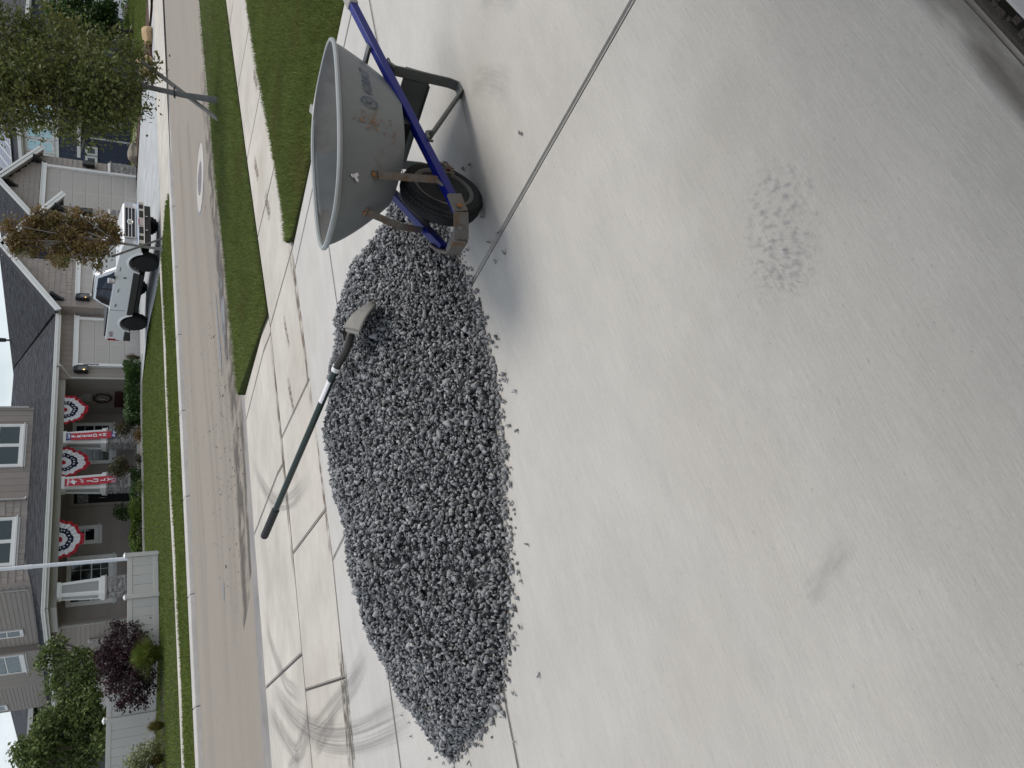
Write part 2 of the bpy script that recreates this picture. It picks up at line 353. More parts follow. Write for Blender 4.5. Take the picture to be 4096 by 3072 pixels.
# sidewalk squares, with the drive apron beyond
zw = lambda y: float(np.interp(y, [5.3, 7.9], [-.19, -.232]))
swk = bed_sheet('sidewalk', -4, 30, lambda x: Yb(x)+.004, lambda x: Ya(x)+.01, zw, [])
joints = [(-4, -4), (-.1, -.1), (1.22, 1.45), (2.49, 2.66), (3.69, 3.84), (5.15, 5.17), (6.5, 6.55), (7.9, 7.95), (9.3, 9.4), (10.8, 10.9), (12.4, 12.5), (14, 14.1), (15.6, 15.7), (17.2, 17.3), (19, 19.1), (22, 22), (26, 26), (30, 30)]
for (a0, a1), (b0, b1) in zip(joints[:-1], joints[1:]):
    slab(swk, [(a0, Yb(a0)), (b0, Yb(b0)), (b1, Ya(b1)-.016), (a1, Ya(a1)-.016)], zw, m=m_walk, gap=.009)
za = lambda y: float(np.interp(y, [6.7, 7.25, 9.3, 9.95], [-.224, -.23, -.37, -.415]))
apr = bed_sheet('driveway_apron', -4, 5.86, lambda x: Ya(x)+.01, Yg, za, [])
ajs = [(-4, -4), (.2, .4), (1.76, 2.11), (3.60, 3.95), (5.13, 5.50), (5.35, 5.84)]
for (a0, a1), (b0, b1) in zip(ajs[:-1], ajs[1:]):
    slab(apr, [(a0, Ya(a0)+.014), (b0, Ya(b0)+.014), (b1, Yg(b1)), (a1, Yg(a1))], za, m=m_walk, gap=.012)
# ------------------------------------------------------------------ street, gutter, curbs
def strip(name, xs, y0, y1, z0, z1, m, parent=None, kind='structure'):
    b = MB(); b.grid([[(x, y0(x), z0(x) if callable(z0) else z0) for x in xs], [(x, y1(x), z1(x) if callable(z1) else z1) for x in xs]]); o = b.build(name, m, parent)
    if parent is None and kind: o['kind'] = kind
    return o
XS = list(np.concatenate([np.arange(-6, 12, .5), np.arange(12, 44, 2), [60, 90]]))
Yr = lambda x: Yg(x)+.58                                    # where the asphalt starts
Yf = lambda x: float(np.interp(x, [-6, 2.6, 8.8, 14.8, 19, 29, 90], [18.35, 18.37, 18.40, 18.46, 18.5, 18.9, 21.5]))
ztop = lambda x: float(np.interp(x, [5.0, 5.85, 6.6, 90], [-.412, -.412, -.30, -.30]))
st = strip('road', XS, Yr, lambda x: Yf(x)-.12, -.44, -.66, m_road)
strip('gutter', XS, lambda x: Yg(x)+.145 if x > 6 else Yg(x), lambda x: Yr(x)+.02, lambda x: -.432 if x > 6 else -.42, -.434, m_gutter)
cb = MB()
for x0, x1 in zip(XS[:-1], XS[1:]):
    if x1 <= 5.5: continue
    cb.hexa([(x0, Yg(x0), -.55), (x1, Yg(x1), -.55), (x1, Yg(x1)+.15, -.55), (x0, Yg(x0)+.15, -.55), (x0, Yg(x0), ztop(x0)), (x1, Yg(x1), ztop(x1)), (x1, Yg(x1)+.12, ztop(x1)), (x0, Yg(x0)+.12, ztop(x0))])
tag(cb.build('curb', m_curb), kind='structure')
fcb = tag(MB().add([(-6, 18.3, -.9), (90, 21, -.9), (90, 21.2, -.9), (-6, 18.5, -.9)], [(0, 1, 2, 3)]).build('far_curb', m_joint), kind='structure')
xs = list(np.arange(-6, 60, 2.45))
for i, (x0, x1) in enumerate(zip(xs[:-1], xs[1:])):
    z0 = -.56 if x0 < 19 else -.63
    b = MB(); g_ = .008
    b.hexa([(x0+g_, Yf(x0)-.16, -.80), (x1-g_, Yf(x1)-.16, -.80), (x1-g_, Yf(x1)+.16, -.80), (x0+g_, Yf(x0)+.16, -.80), (x0+g_, Yf(x0)-.10, z0), (x1-g_, Yf(x1)-.10, z0), (x1-g_, Yf(x1)+.16, z0+.03), (x0+g_, Yf(x0)+.16, z0+.03)]); b.build('curb_section', m_curb, fcb, bevel=.02)
# patches of sealer and the manhole in the road
def zroad(y): return -.44-(y-10.)*.0262
def blot(cx, cy, rx, ry, dz, m, name, ang=0.0, wob=.12, hole=0):
    V = []; k = 36
    for i in range(k):
        t = 2*pi*i/k; r = 1+wob*sin(3*t+cx)+wob*.6*sin(5*t+cy); x = rx*r*cos(t); y = ry*r*sin(t)
        X, Y = cx+x*cos(ang)-y*sin(ang), cy+x*sin(ang)+y*cos(ang); V.append((X, Y, zroad(Y)+dz))
    b = MB(); b.add(V, [list(range(k))]); return tag(b.build(name, m), kind='structure')
q = onz(885, 1180, -.46); blot(q[0], q[1], 1.35, .26, .004, m_seal, 'sealed_patch')
q = onz(870, 1340, -.46); blot(q[0], q[1], .9, .11, .004, m_seal, 'sealed_patch')
q = onz(889, 2365, -.5); blot(q[0], q[1], .16, .12, .004, m_seal, 'sealed_patch')
c = onz(800, 712, -.495)
mh = thing('manhole', 'iron manhole cover in a pale concrete ring set in the road', 'manhole', (c[0], c[1], zroad(c[1])))
mz = zroad(c[1])
def ring(r0, r1, z, k=40): 
    return [[(c[0]+r0*cos(2*pi*i/k), c[1]+r0*sin(2*pi*i/k), z+zroad(c[1]+r0*sin(2*pi*i/k))-mz) for i in range(k+1)], [(c[0]+r1*cos(2*pi*i/k), c[1]+r1*sin(2*pi*i/k), z+zroad(c[1]+r1*sin(2*pi*i/k))-mz) for i in range(k+1)]]
MB().grid(ring(.72, .82, mz+.003)).build('sealed_edge', m_seal, mh)
MB().grid(ring(.36, .73, mz+.007)).build('collar', m_collar, mh)
lid = MB(); lid.lathe((c[0], c[1], mz+.002), (0, 0, 1), [(0, .36), (.010, .36), (.010, .34), (.006, .33), (.006, .02), (.006, 0)], 36)
for i in range(-3, 4): lid.box((c[0]-.25, c[1]+i*.085-.012, mz+.007), (c[0]+.25, c[1]+i*.085+.012, mz+.012))
lid.build('cover', m_iron, mh)
# tyre scrubs on the apron and sidewalk (rubber, a few millimetres thick sheets)
def rubber(name='tyre_rubber_scrub', col=(.13, .125, .125), alpha=.6, sc=(2.2, 16, 1), lo=.35, hi=.8):
    m = bpy.data.materials.new(name); m.use_nodes = True; t = m.node_tree; n = t.nodes; l = t.links.new
    b = n['Principled BSDF']; b.inputs['Base Color'].default_value = (*col, 1); b.inputs['Roughness'].default_value = .9
    uv = n.new('ShaderNodeUVMap'); mp = n.new('ShaderNodeMapping'); mp.inputs['Scale'].default_value = sc; l(uv.outputs[0], mp.inputs[0])
    x = n.new('ShaderNodeTexNoise'); x.inputs['Scale'].default_value = 1; x.inputs['Detail'].default_value = 4; l(mp.outputs[0], x.inputs['Vector'])
    r = n.new('ShaderNodeMapRange'); r.inputs[1].default_value = lo; r.inputs[2].default_value = hi; l(x.outputs['Fac'], r.inputs[0])
    sp = n.new('ShaderNodeSeparateXYZ'); l(uv.outputs[0], sp.inputs[0])
    e = n.new('ShaderNodeMath'); e.operation = 'PINGPONG'; e.inputs[1].default_value = .5; l(sp.outputs[1], e.inputs[0])
    e2 = n.new('ShaderNodeMapRange'); e2.inputs[1].default_value = 0; e2.inputs[2].default_value = .28; l(e.outputs[0], e2.inputs[0])
    f = n.new('ShaderNodeMath'); f.operation = 'PINGPONG'; f.inputs[1].default_value = .5; l(sp.outputs[0], f.inputs[0])
    f2 = n.new('ShaderNodeMapRange'); f2.inputs[1].default_value = 0; f2.inputs[2].default_value = .2; l(f.outputs[0], f2.inputs[0])
    a = n.new('ShaderNodeMath'); a.operation = 'MULTIPLY'; l(r.outputs[0], a.inputs[0]); l(e2.outputs[0], a.inputs[1])
    a2 = n.new('ShaderNodeMath'); a2.operation = 'MULTIPLY'; l(a.outputs[0], a2.inputs[0]); l(f2.outputs[0], a2.inputs[1])
    a3 = n.new('ShaderNodeMath'); a3.operation = 'MULTIPLY'; a3.inputs[1].default_value = alpha; l(a2.outputs[0], a3.inputs[0])
    tr = n.new('ShaderNodeBsdfTransparent'); ms = n.new('ShaderNodeMixShader'); l(a3.outputs[0], ms.inputs[0]); l(tr.outputs[0], ms.inputs[1]); l(b.outputs[0], ms.inputs[2]); l(ms.outputs[0], n['Material Output'].inputs['Surface']); return m
m_rub = rubber()
def scrub(pts, w, parent, dz=.005, m=None, name='tyre_scrub'):
    P = np.array(pts, float); t = np.linspace(0, len(P)-1, 60); k = np.arange(len(P))
    C_ = np.column_stack([np.interp(t, k, P[:, 0]), np.interp(t, k, P[:, 1])])
    for _ in range(12): C_[1:-1] = (C_[:-2]+C_[1:-1]*2+C_[2:])/4
    d = np.gradient(C_, axis=0); d /= np.linalg.norm(d, axis=1)[:, None]; nn = np.column_stack([-d[:, 1], d[:, 0]])
    V = []; Fc = []; uv = []
    for i in range(60):
        for j in range(5):
            p = C_[i]+nn[i]*w*(j/4-.5); z = max(za(p[1]) if p[1] > Ya(p[0]) else zw(p[1]) if p[1] > Yb(p[0]) else zdrive(p[1]), -9)
            V.append((p[0], p[1], z+dz)); uv.append((i/59, j/4))
    for i in range(59):
        for j in range(4): Fc.append((i*5+j, i*5+j+1, (i+1)*5+j+1, (i+1)*5+j))
    me = bpy.data.meshes.new(name); me.from_pydata(V, [], Fc); u = me.uv_layers.new(name='UVMap')
    for lp in me.loops: u.data[lp.index].uv = uv[lp.vertex_index]
    return link_mesh(name, me, m or m_rub, parent)
scrub([(4.82, 9.11), (4.26, 8.59), (3.85, 8.11), (3.57, 7.72), (3.36, 7.34), (3.2, 6.97), (3.09, 6.67), (3.02, 6.32), (2.91, 5.81)], .22, apr)
scrub([(2.67, 9.21), (2.18, 8.69), (1.74, 8.09), (1.42, 7.26)], .22, apr, .0055)
scrub([(2.07, 9.26), (1.64, 8.51), (1.32, 7.7), (1.01, 6.76), (.85, 6.04), (.76, 5.36), (.7, 4.62), (.67, 4.25)], .30, apr, .006)
scrub([(1.86, 9.7), (1.39, 8.71), (1.07, 7.9), (1.09, 7.43)], .26, apr, .0065)
scrub([(1.2, 4.96), (1.14, 5.47), (1.11, 5.98), (1.08, 6.72), (1.12, 7.05)], .22, apr, .007)
scrub([(1.05, 6.1), (1.0, 6.4), (.95, 6.7), (.92, 6.95)], .16, apr, .0075)
scrub([(1.25, 6.95), (1.12, 7.3), (1.05, 7.75)], .30, apr, .008)
scrub([(1.08, 7.7), (.98, 8.1), (.98, 8.6)], .3, apr, .0085)

m_dirt = rubber('brown_dirt', (.13, .095, .065), .95, (9, 3, 1), .42, .62); m_scuff = rubber('grey_scuff', (.20, .205, .23), .34, (26, 11, 1), .50, .68); m_dust = rubber('rubber_dust', (.2, .19, .18), .22, (3, 9, 1), .3, .8); m_oil = rubber('damp_dirt', (.12, .105, .09), .6, (5, 2, 1), .28, .6)
scrub([(x, Yb(x)+.075) for x in (5.3, 4.9, 4.5, 4.1, 3.7, 3.4)], .17, swk, .004, m_dirt, 'dirt_stain'); scrub([(x, Yb(x)+.05) for x in (3.3, 3.0, 2.7, 2.4, 2.1)], .10, swk, .004, m_dirt, 'dirt_stain'); scrub([(x, Yb(x)+.06) for x in (1.5, 1.2, .9, .6)], .12, swk, .004, m_dirt, 'dirt_stain'); scrub([(x, Yb(x)-.05) for x in (1.4, 1.1, .8, .5)], .06, drv, .004, m_dirt, 'dirt_stain')
scrub([(x, Ya(x)+.06) for x in (5.1, 4.6, 4.1, 3.6, 3.0, 2.4)], .12, apr, .0045, m_dirt, 'dirt_stain')
for x, y, w in ((3.95, 6.25, .10), (4.6, 6.1, .07), (6.4, 6.2, .16), (7.3, 6.5, .14), (8.3, 6.0, .12)): scrub([(x-.22, y-.05), (x, y), (x+.24, y+.02)], w, swk, .0045, m_dirt, 'dirt_stain')
scrub([(1.22, .80), (1.10, .86), (1.0, .92), (.90, .98)], .26, drv, .004, m_scuff, 'scuff_mark'); scrub([(1.02, .84), (.96, .90), (.92, .98)], .16, drv, .005, m_scuff, 'scuff_mark')
for p in ([(3.2, 1.35), (3.45, 1.5), (3.7, 1.62)], [(2.75, 1.35), (2.95, 1.48), (3.1, 1.58)], [(3.9, 2.0), (4.15, 2.2), (4.4, 2.35)], [(2.5, 1.6), (2.7, 1.72), (2.85, 1.85)]): scrub(p, .16, drv, .004, m_dust, 'dust_mark')
scrub([(.2, .33), (.6, .33), (1.0, .33), (1.4, .33), (1.8, .33)], .10, drv, .004, m_oil, 'damp_stain')
scrub([(.35, 1.1), (.30, 1.2), (.27, 1.3)], .07, drv, .0045, m_dust, 'dust_mark'); scrub([(.12, .52), (.10, .56), (.08, .6)], .035, drv, .004, m_oil, 'damp_stain'); scrub([(-.05, .47), (-.06, .5), (-.07, .53)], .03, drv, .004, m_oil, 'damp_stain')
gr = np.random.default_rng(12); gb = MB()
for _ in range(420):
    px, py = gr.normal(905, 45), gr.normal(1500, 480)
    if gr.random() < .35: px = gr.uniform(690, 1000)
    p = onz(px, py, -.5); 
    if p[1] < Yr(p[0])+.05 or p[1] > Yf(p[0])-.3: continue
    s = gr.uniform(.005, .015)*(1+(gr.random() < .06)); z = zroad(p[1])+.003; n_ = 6; gb.add([(p[0]+s*1.5*cos(2*pi*i/n_)*gr.uniform(.6, 1.2), p[1]+s*sin(2*pi*i/n_)*gr.uniform(.6, 1.2), z) for i in range(n_)]+[(p[0], p[1], z+s*.5)], [(i, (i+1) % n_, n_) for i in range(n_)])
tag(gb.build('road_grit', m_gmulch), kind='stuff')
m_rd = rubber('gutter_dirt', (.10, .085, .07), .8, (40, 2.5, 1), .40, .62); m_rw = rubber('wheel_path', (.15, .13, .11), .22, (5, 3, 1), .35, .85)
def rstrip(y0f, w, xs_, m, name, dz=.004):
    V = []; uv = []; Fc = []; k = len(xs_)
    for i, x in enumerate(xs_):
        for j in range(5): y = y0f(x)+w*(j/4-.5); V.append((x, y, zroad(y)+dz)); uv.append((i/(k-1), j/4))
    for i in range(k-1):
        for j in range(4): Fc.append((i*5+j, (i+1)*5+j, (i+1)*5+j+1, i*5+j+1))
    me = bpy.data.meshes.new(name); me.from_pydata(V, [], Fc); u = me.uv_layers.new(name='UVMap')
    for lp in me.loops: u.data[lp.index].uv = uv[lp.vertex_index]
    return link_mesh(name, me, m, st)
xr = list(np.linspace(0, 16, 60)); rstrip(lambda x: Yr(x)+.12, .5, xr, m_rd, 'gutter_dirt'); rstrip(lambda x: Yr(x)+.75, .9, xr, m_rd, 'gutter_dirt', .0045)
xr = list(np.linspace(-2, 40, 80))
for dy in (1.9, 3.6, 6.1): rstrip(lambda x, dy=dy: Yr(x)+dy+.2*sin(x*.3+dy), 1.3, xr, m_rw, 'wheel_path', .003)

# ------------------------------------------------------------------ lawns
from mathutils.geometry import tessellate_polygon
def lawn(name, poly, zf, m=m_soil, d=.0):
    P = [(x, y, zf(x, y)) for x, y in poly]; b = MB(); b.add(P+[(x, y, z-.2) for x, y, z in P], [list(range(len(P)))]+[(i, (i+1) % len(P), len(P)+(i+1) % len(P), len(P)+i) for i in range(len(P))])
    return tag(b.build(name, m), kind='structure')
def inside(P, x, y):
    r = np.zeros(len(x), bool); n = len(P)
    for i in range(n):
        x0, y0 = P[i]; x1, y1 = P[(i+1) % n]
        c = ((y0 > y) != (y1 > y)) & (x < (x1-x0)*(y-y0)/(y1-y0+1e-12)+x0); r ^= c
    return r
def blades(poly, zf, dens, h, w, m, fall=None, edge=0):
    P = np.array(poly, float); lo, hi = P.min(0), P.max(0); n = int(dens*np.prod(hi-lo)); x = rng.uniform(lo[0], hi[0], n); y = rng.uniform(lo[1], hi[1], n)
    k = inside(poly, x, y)
    if fall is not None: k &= rng.random(n) < fall(x, y)
    x, y = x[k], y[k]; n = len(x); z = np.array([zf(a, b) for a, b in zip(x, y)])
    hh = h*rng.uniform(.55, 1.25, n)*(1+.25*np.sin(x*1.7+y*2.3)); a = rng.uniform(0, 2*pi, n); lean = rng.uniform(.15, .95, n)*hh; la = rng.uniform(0, 2*pi, n); ww = w*rng.uniform(.6, 1.3, n)
    dx, dy = np.cos(a)*ww/2, np.sin(a)*ww/2
    lx, ly = np.cos(la)*lean, np.sin(la)*lean
    V = np.empty((n, 5, 3)); V[:, 0] = np.column_stack([x-dx, y-dy, z-.01]); V[:, 1] = np.column_stack([x+dx, y+dy, z-.01])
    V[:, 2] = np.column_stack([x+dx*.75+lx*.35, y+dy*.75+ly*.35, z+hh*.55]); V[:, 3] = np.column_stack([x-dx*.75+lx*.35, y-dy*.75+ly*.35, z+hh*.55]); V[:, 4] = np.column_stack([x+lx, y+ly, z+hh*.95])
    i = np.arange(n)*5; T = np.concatenate([np.column_stack([i, i+1, i+2]), np.column_stack([i, i+2, i+3]), np.column_stack([i+3, i+2, i+4])])
    me = np_mesh('grass', V.reshape(-1, 3), T); return tag(link_mesh('grass', me, m), kind='stuff')
zl = lambda x, y: float(np.interp(y, [2, 5.6, 6], [-.02, -.165, -.165]))
xs = list(np.arange(5.6, 16, .8))+[20, 30]
tri = [(5.13, 1.2), (5.13, 5.30), (5.28, 5.56)]+[(x, Yb(x)-.02) for x in xs]+[(30, 1.2)]
lawn('lawn', tri, zl)
near_f = lambda x, y: np.clip(1.35-np.hypot(x, y)/14, .12, 1)
blades(tri, zl, 9000, .042, .0055, m_grass, near_f)
zs_ = lambda x, y: float(np.interp(y, [6.9, 7.1, 9.4], [-.215, -.22, -.285]))
xs = list(np.arange(5.95, 16, .8))+[20, 30]
stp = [(5.42, Ya(5.4)+.06)]+[(x, Ya(x)+.015) for x in xs]+[(x, Yg(x)+.0) for x in xs[::-1]]+[(5.86, Yg(5.86)-.02)]
lawn('grass_strip', stp, zs_)
blades(stp, zs_, 6500, .048, .006, m_grass, near_f)
# fringe of longer blades along the concrete
# ------------------------------------------------------------------ far side of the street
zfl = lambda x, y: float(np.interp(y, [18, 22, 31, 60], [-.53, -.52, -.46, -.45]))
zdA = lambda y: float(np.interp(y, [18.3, 21.8, 23, 26.7, 28.5, 33.2], [-.60, -.565, -.555, -.385, -.40, -.45]))
Ys0 = lambda x: float(np.interp(x, [-6, 3, 7.5, 10.2, 17, 18.6, 32, 90], [20.2, 20.36, 20.6, 21.0, 21.25, 21.55, 21.9, 25]))   # near edge of the far sidewalk
Ys1 = lambda x: Ys0(x)+.72
xs = list(np.arange(-6, 19.4, 1.2))+[19.3]
fs = [(x, Yf(x)+.14) for x in xs]+[(19.75, 19.8), (19.4, Ys0(19.4)-.1)]+[(x, Ys0(x)) for x in xs[::-1]]
lawn('far_grass_strip', fs, zfl)
farf = lambda x, y: np.clip(1.3-np.hypot(x, y)/60, .2, 1)
blades(fs, zfl, 900, .06, .014, m_fgrass, farf)
fw = strip('far_sidewalk', list(np.arange(-6, 19.6, .6))+[19.5], lambda x: Ys0(x), lambda x: Ys1(x), -.515, -.515, m_walk)
fl = [(x, Ys1(x)) for x in xs[:-1]]+[(19.2, Ys1(19.2)), (19.75, 25.4), (21.2, 29.3), (21.3, 30.2), (20.6, 31.0), (19.5, 31.5), (17, 31.6), (13, 31.6), (10.6, 31), (-6, 31)]
lawn('far_lawn', fl, zfl)
blades(fl, zfl, 330, .06, .017, m_fgrass, farf)
# the far house's drive
dA = tag(MB().add([(19, 18.4, -.72), (38, 18.9, -.72), (38, 33.4, -.6), (21.3, 33.4, -.6)], [(0, 1, 2, 3)]).build('far_driveway', m_joint), kind='structure')
def fslab(x0, y0, x1, y1, m, sk0=0, sk1=0):
    b = MB(); n = 8; G = []
    for i in range(n+1):
        y = y0+(y1-y0)*i/n; a = x0+sk0*i/n; G.append([(a+.012, y+(.012 if i == 0 else -.012 if i == n else 0), zdA(y)), (x1+sk1*i/n-.012, y+(.012 if i == 0 else -.012 if i == n else 0), zdA(y))])
    b.grid(G); b.build('drive_slab', m, dA)
for (a, b) in ((19.3, 24.3), (24.3, 29.4), (29.4, 34.2)):
    fslab(a, 18.55, b, 21.9, m_walk)
for (a, b, c, d) in ((19.4, 24.3, 1.2, .8), (24.3, 29.4, .8, .5), (29.4, 34.0, .5, .3)):
    fslab(a, 21.9, b, 25.8, m_cdrive, c*.35, d*.35); fslab(a+c*.35, 25.8, b+d*.35, 29.6, m_cdrive, c*.3, d*.3); fslab(a+c*.65, 29.6, b+d*.65, 33.45, m_cdrive, c*.35, d*.35)
# beds, edging and the neighbour's lawn
bed = [(6.75, 25.0), (6.6, 27.0), (5.0, 28.3), (2.5, 30), (-2, 30), (-2, 25.2), (3, 25.0)]
lawn('mulch_bed', bed, lambda x, y: -.49, m_gmulch)
hb = [(21.2, 31.05), (19.5, 31.55), (17, 31.65), (13, 31.65), (10.3, 31.1), (10.3, 32.7), (21.5, 32.7)]
lawn('hedge_bed', hb, lambda x, y: -.44, m_gmulch)
edg = MB(); pe = [(21.35, 30.3), (20.6, 31.02), (19.5, 31.5), (17, 31.6), (13, 31.6), (10.4, 31.05)]
for a, b in zip(pe[:-1], pe[1:]): edg.beam((*a, -.43), (*b, -.43), .12, .10)
tag(edg.build('bed_edging', m_curb), kind='structure')
nl = [(36.2, 23.6), (90, 27.5), (90, 45), (38.5, 45), (38.2, 34), (37.0, 29)]
lawn('neighbour_lawn', nl, lambda x, y: -.47)
blades([(36.4, 24), (60, 25.5), (60, 38), (38.5, 38), (38.2, 33)], lambda x, y: -.47, 150, .07, .025, m_fgrass)
lawn('neighbour_bed', [(29.7, 22.75), (36.4, 22.95), (36.9, 24.1), (37.2, 29), (38, 33), (36.2, 33), (35.6, 27), (34.2, 24.2)], lambda x, y: -.475+(.015 if y < 30 else 0), m_mulch)
strip('neighbour_sidewalk', [34.1, 45, 60, 90], lambda x: 21.9+(x-34)*.055, lambda x: 22.8+(x-34)*.055, -.47, -.47, m_walk)
lawn('neighbour_strip', [(34.6, 19.3), (90, 21.7), (90, 24.6), (36, 21.85)], lambda x, y: -.475)
blades([(34.6, 19.4), (60, 20.6), (60, 23), (36, 21.8)], lambda x, y: -.475, 180, .06, .02, m_fgrass)
strip('neighbour_drive', [38.2, 42], lambda x: 32.5, lambda x: 37.4, -.46, -.452, m_walk)

# ------------------------------------------------------------------ pieces that houses are made of
def wall(name, poly, off, m, parent): return MB().prism(poly, off).build(name, m, parent)
def boards_h(parent, axis, fixed, a0, a1, z0, z1, ex, m, outw, name='lap_board', cut=(), kind=None):
    """horizontal lap boards on the plane axis='Y' (fixed=Y, a=X) or 'X' (fixed=X, a=Y); outw -1 faces the negative side"""
    n = int(round((z1-z0)/ex))
    for i in range(n):
        za, zb = z0+i*ex, min(z1, z0+(i+1)*ex+.02)
        P = [(a0, 0.028, za), (a1, .028, za), (a1, .008, zb), (a0, .008, zb)]
        b = MB()
        def pt(a, o, z): return (a, fixed+outw*o, z) if axis == 'Y' else (fixed+outw*o, a, z)
        b.hexa([pt(a0, 0, za), pt(a1, 0, za), pt(a1, .026, za), pt(a0, .026, za), pt(a0, 0, zb), pt(a1, 0, zb), pt(a1, .008, zb), pt(a0, .008, zb)])
        b.build(name, m, parent)
def boards_v(parent, axis, fixed, a0, a1, z0, z1, w, m, outw, gap=.012, holes=(), name='siding_board'):
    """upright boards with dark grooves; holes = (a0,a1,z0,z1) door or window openings that split a board"""
    n = max(1, int(round((a1-a0)/w))); w = (a1-a0)/n
    for i in range(n):
        s, e = a0+i*w+gap/2, a0+(i+1)*w-gap/2; segs = [(z0, z1)]
        for (h0, h1, k0, k1) in holes:
            if s < h1 and e > h0 and (s+e)/2 > h0 and (s+e)/2 < h1:
                segs = [q for (p0, p1) in segs for q in ((p0, min(p1, k0)), (max(p0, k1), p1)) if q[1]-q[0] > .03]
        for p0, p1 in segs:
            me = unit_box(name, (e-s, .022, p1-p0) if axis == 'Y' else (.022, e-s, p1-p0), m)
            c = ((s+e)/2, fixed+outw*.011, (p0+p1)/2) if axis == 'Y' else (fixed+outw*.011, (s+e)/2, (p0+p1)/2)
            link_mesh(name, me, None, parent, c)
def shakes(a0, a1, z0, ztop, ex, Y, holes=(), seed=1, axis='Y', outw=-1):
    """list of shake boxes (cx, cz, w, h): rows of uneven width, each butt a little high or low"""
    r = random.Random(seed); L_ = []; z = z0; row = 0
    while z < ztop(None):
        x = a0-r.uniform(0, .15)
        while x < a1:
            w = r.choice((.16, .20, .25, .30)); xa, xb = max(x, a0), min(x+w, a1); x += w
            if xb-xa < .05: continue
            c = (xa+xb)/2; zt = ztop(c)
            if z > zt-.03: continue
            if any(h[0]-.01 < c < h[1]+.01 and h[2]-.1 < z+ex/2 < h[3]+.02 for h in holes): continue
            L_.append((c, z+r.choice((0, 0, -.012, .010)), xb-xa, min(ex+.03, zt-z), Y, axis, outw))
        z += ex; row += 1
    return L_
def hang_shakes(parent, lst, m, limit=290):
    lst = sorted(lst, key=lambda q: abs(q[0])+abs(q[4])*.2 if q[4] < 33.2 or q[5] == 'X' else abs(q[0])+20); rest = MB(); made = {}
    def wedge(w, h, axis, ow):
        t0, t1 = .036, .010
        P = [(-w/2, 0, 0), (w/2, 0, 0), (w/2, ow*t0, 0), (-w/2, ow*t0, 0), (-w/2, 0, h), (w/2, 0, h), (w/2, ow*t1, h), (-w/2, ow*t1, h)]
        return P if axis == 'Y' else [(y, x, z) for x, y, z in P]
    for k, (c, z, w, h, Y, axis, ow) in enumerate(lst):
        p0 = np.array((c, Y, z) if axis == 'Y' else (Y, c, z))
        if k < limit:
            wq = round(w*25)/25-.007; key = (wq, round(h, 2), axis)
            if key not in made: b = MB().hexa(wedge(max(.04, wq), round(h, 2), axis, ow)); me = bpy.data.meshes.new('shake'); me.from_pydata(b.v, [], b.f); me.materials.append(m); made[key] = me
            link_mesh('shake', made[key], None, parent, tuple(p0))
        else: rest.hexa([p0+np.array(q) for q in wedge(w-.007, h, axis, ow)])
    if rest.v: rest.build('shakes', m, parent, kind='stuff')
def ledge(parent, x0, x1, y0, y1, z0, z1, seed=3, faces='FL', m=None):
    """stone veneer round a block: thin uneven stones, one joined part"""
    m = m or m_rock; r = random.Random(seed); b = MB()
    def face(a0, a1, put):
        z = z0
        while z < z1-.01:
            h = min(r.uniform(.035, .075), z1-z); a = a0
            while a < a1-.01:
                w = min(r.uniform(.08, .28), a1-a); put(a+.003, a+w-.003, z+.003, z+h-.003, r.uniform(.012, .05)); a += w
            z += h
    if 'F' in faces: face(x0, x1, lambda a, c, za, zb, d: b.box((a, y0-d, za), (c, y0+.01, zb)))
    if 'L' in faces: face(y0, y1, lambda a, c, za, zb, d: b.box((x0-d, a, za), (x0+.01, c, zb)))
    if 'R' in faces: face(y0, y1, lambda a, c, za, zb, d: b.box((x1-.01, a, za), (x1+d, c, zb)))
    return b.build('ledge_stones', m, parent, kind='stuff')
def roof_plane(parent, E0, E1, R0, R1, m=None, thick=.10, course=.14, tab=.30, seed=5, name='roof', shingle=True):
    """E0-E1 eave, R0-R1 the upper edge above them; a deck slab with courses of tabs lying on it"""
    E0, E1, R0, R1 = (np.array(q, float) for q in (E0, E1, R0, R1)); n = np.cross(E1-E0, R0-E0); n /= np.linalg.norm(n); n = n if n[2] > 0 else -n
    o = MB().prism([E0, E1, R1, R0], -n*thick).build(name, m_roofd, parent)
    if not shingle: return o
    r = random.Random(seed); b = MB(); Ls = max(np.linalg.norm(R0-E0), np.linalg.norm(R1-E1)); k = int(Ls/course)
    for i in range(k):
        t0, t1 = i/k, min(1, (i+1.35)/k); A0, A1 = E0+(R0-E0)*t0, E1+(R1-E1)*t0; B0, B1 = E0+(R0-E0)*t1, E1+(R1-E1)*t1
        W_ = np.linalg.norm(A1-A0)
        if W_ < .05: continue
        s = -r.uniform(0, tab)
        while s < W_:
            w = tab*r.uniform(.6, 1.5); s0, s1 = max(0, s)/W_, min(W_, s+w-.006)/W_; s += w
            if s1 <= s0: continue
            h = r.choice((.006, .010, .014)); dn = n*h
            b.add([A0+(A1-A0)*s0+dn, A0+(A1-A0)*s1+dn, B0+(B1-B0)*s1+n*.003, B0+(B1-B0)*s0+n*.003, A0+(A1-A0)*s0, A0+(A1-A0)*s1], [(0, 1, 2, 3), (4, 5, 1, 0)])
    b.build('shingles', m or m_roof, o, kind='stuff'); return o
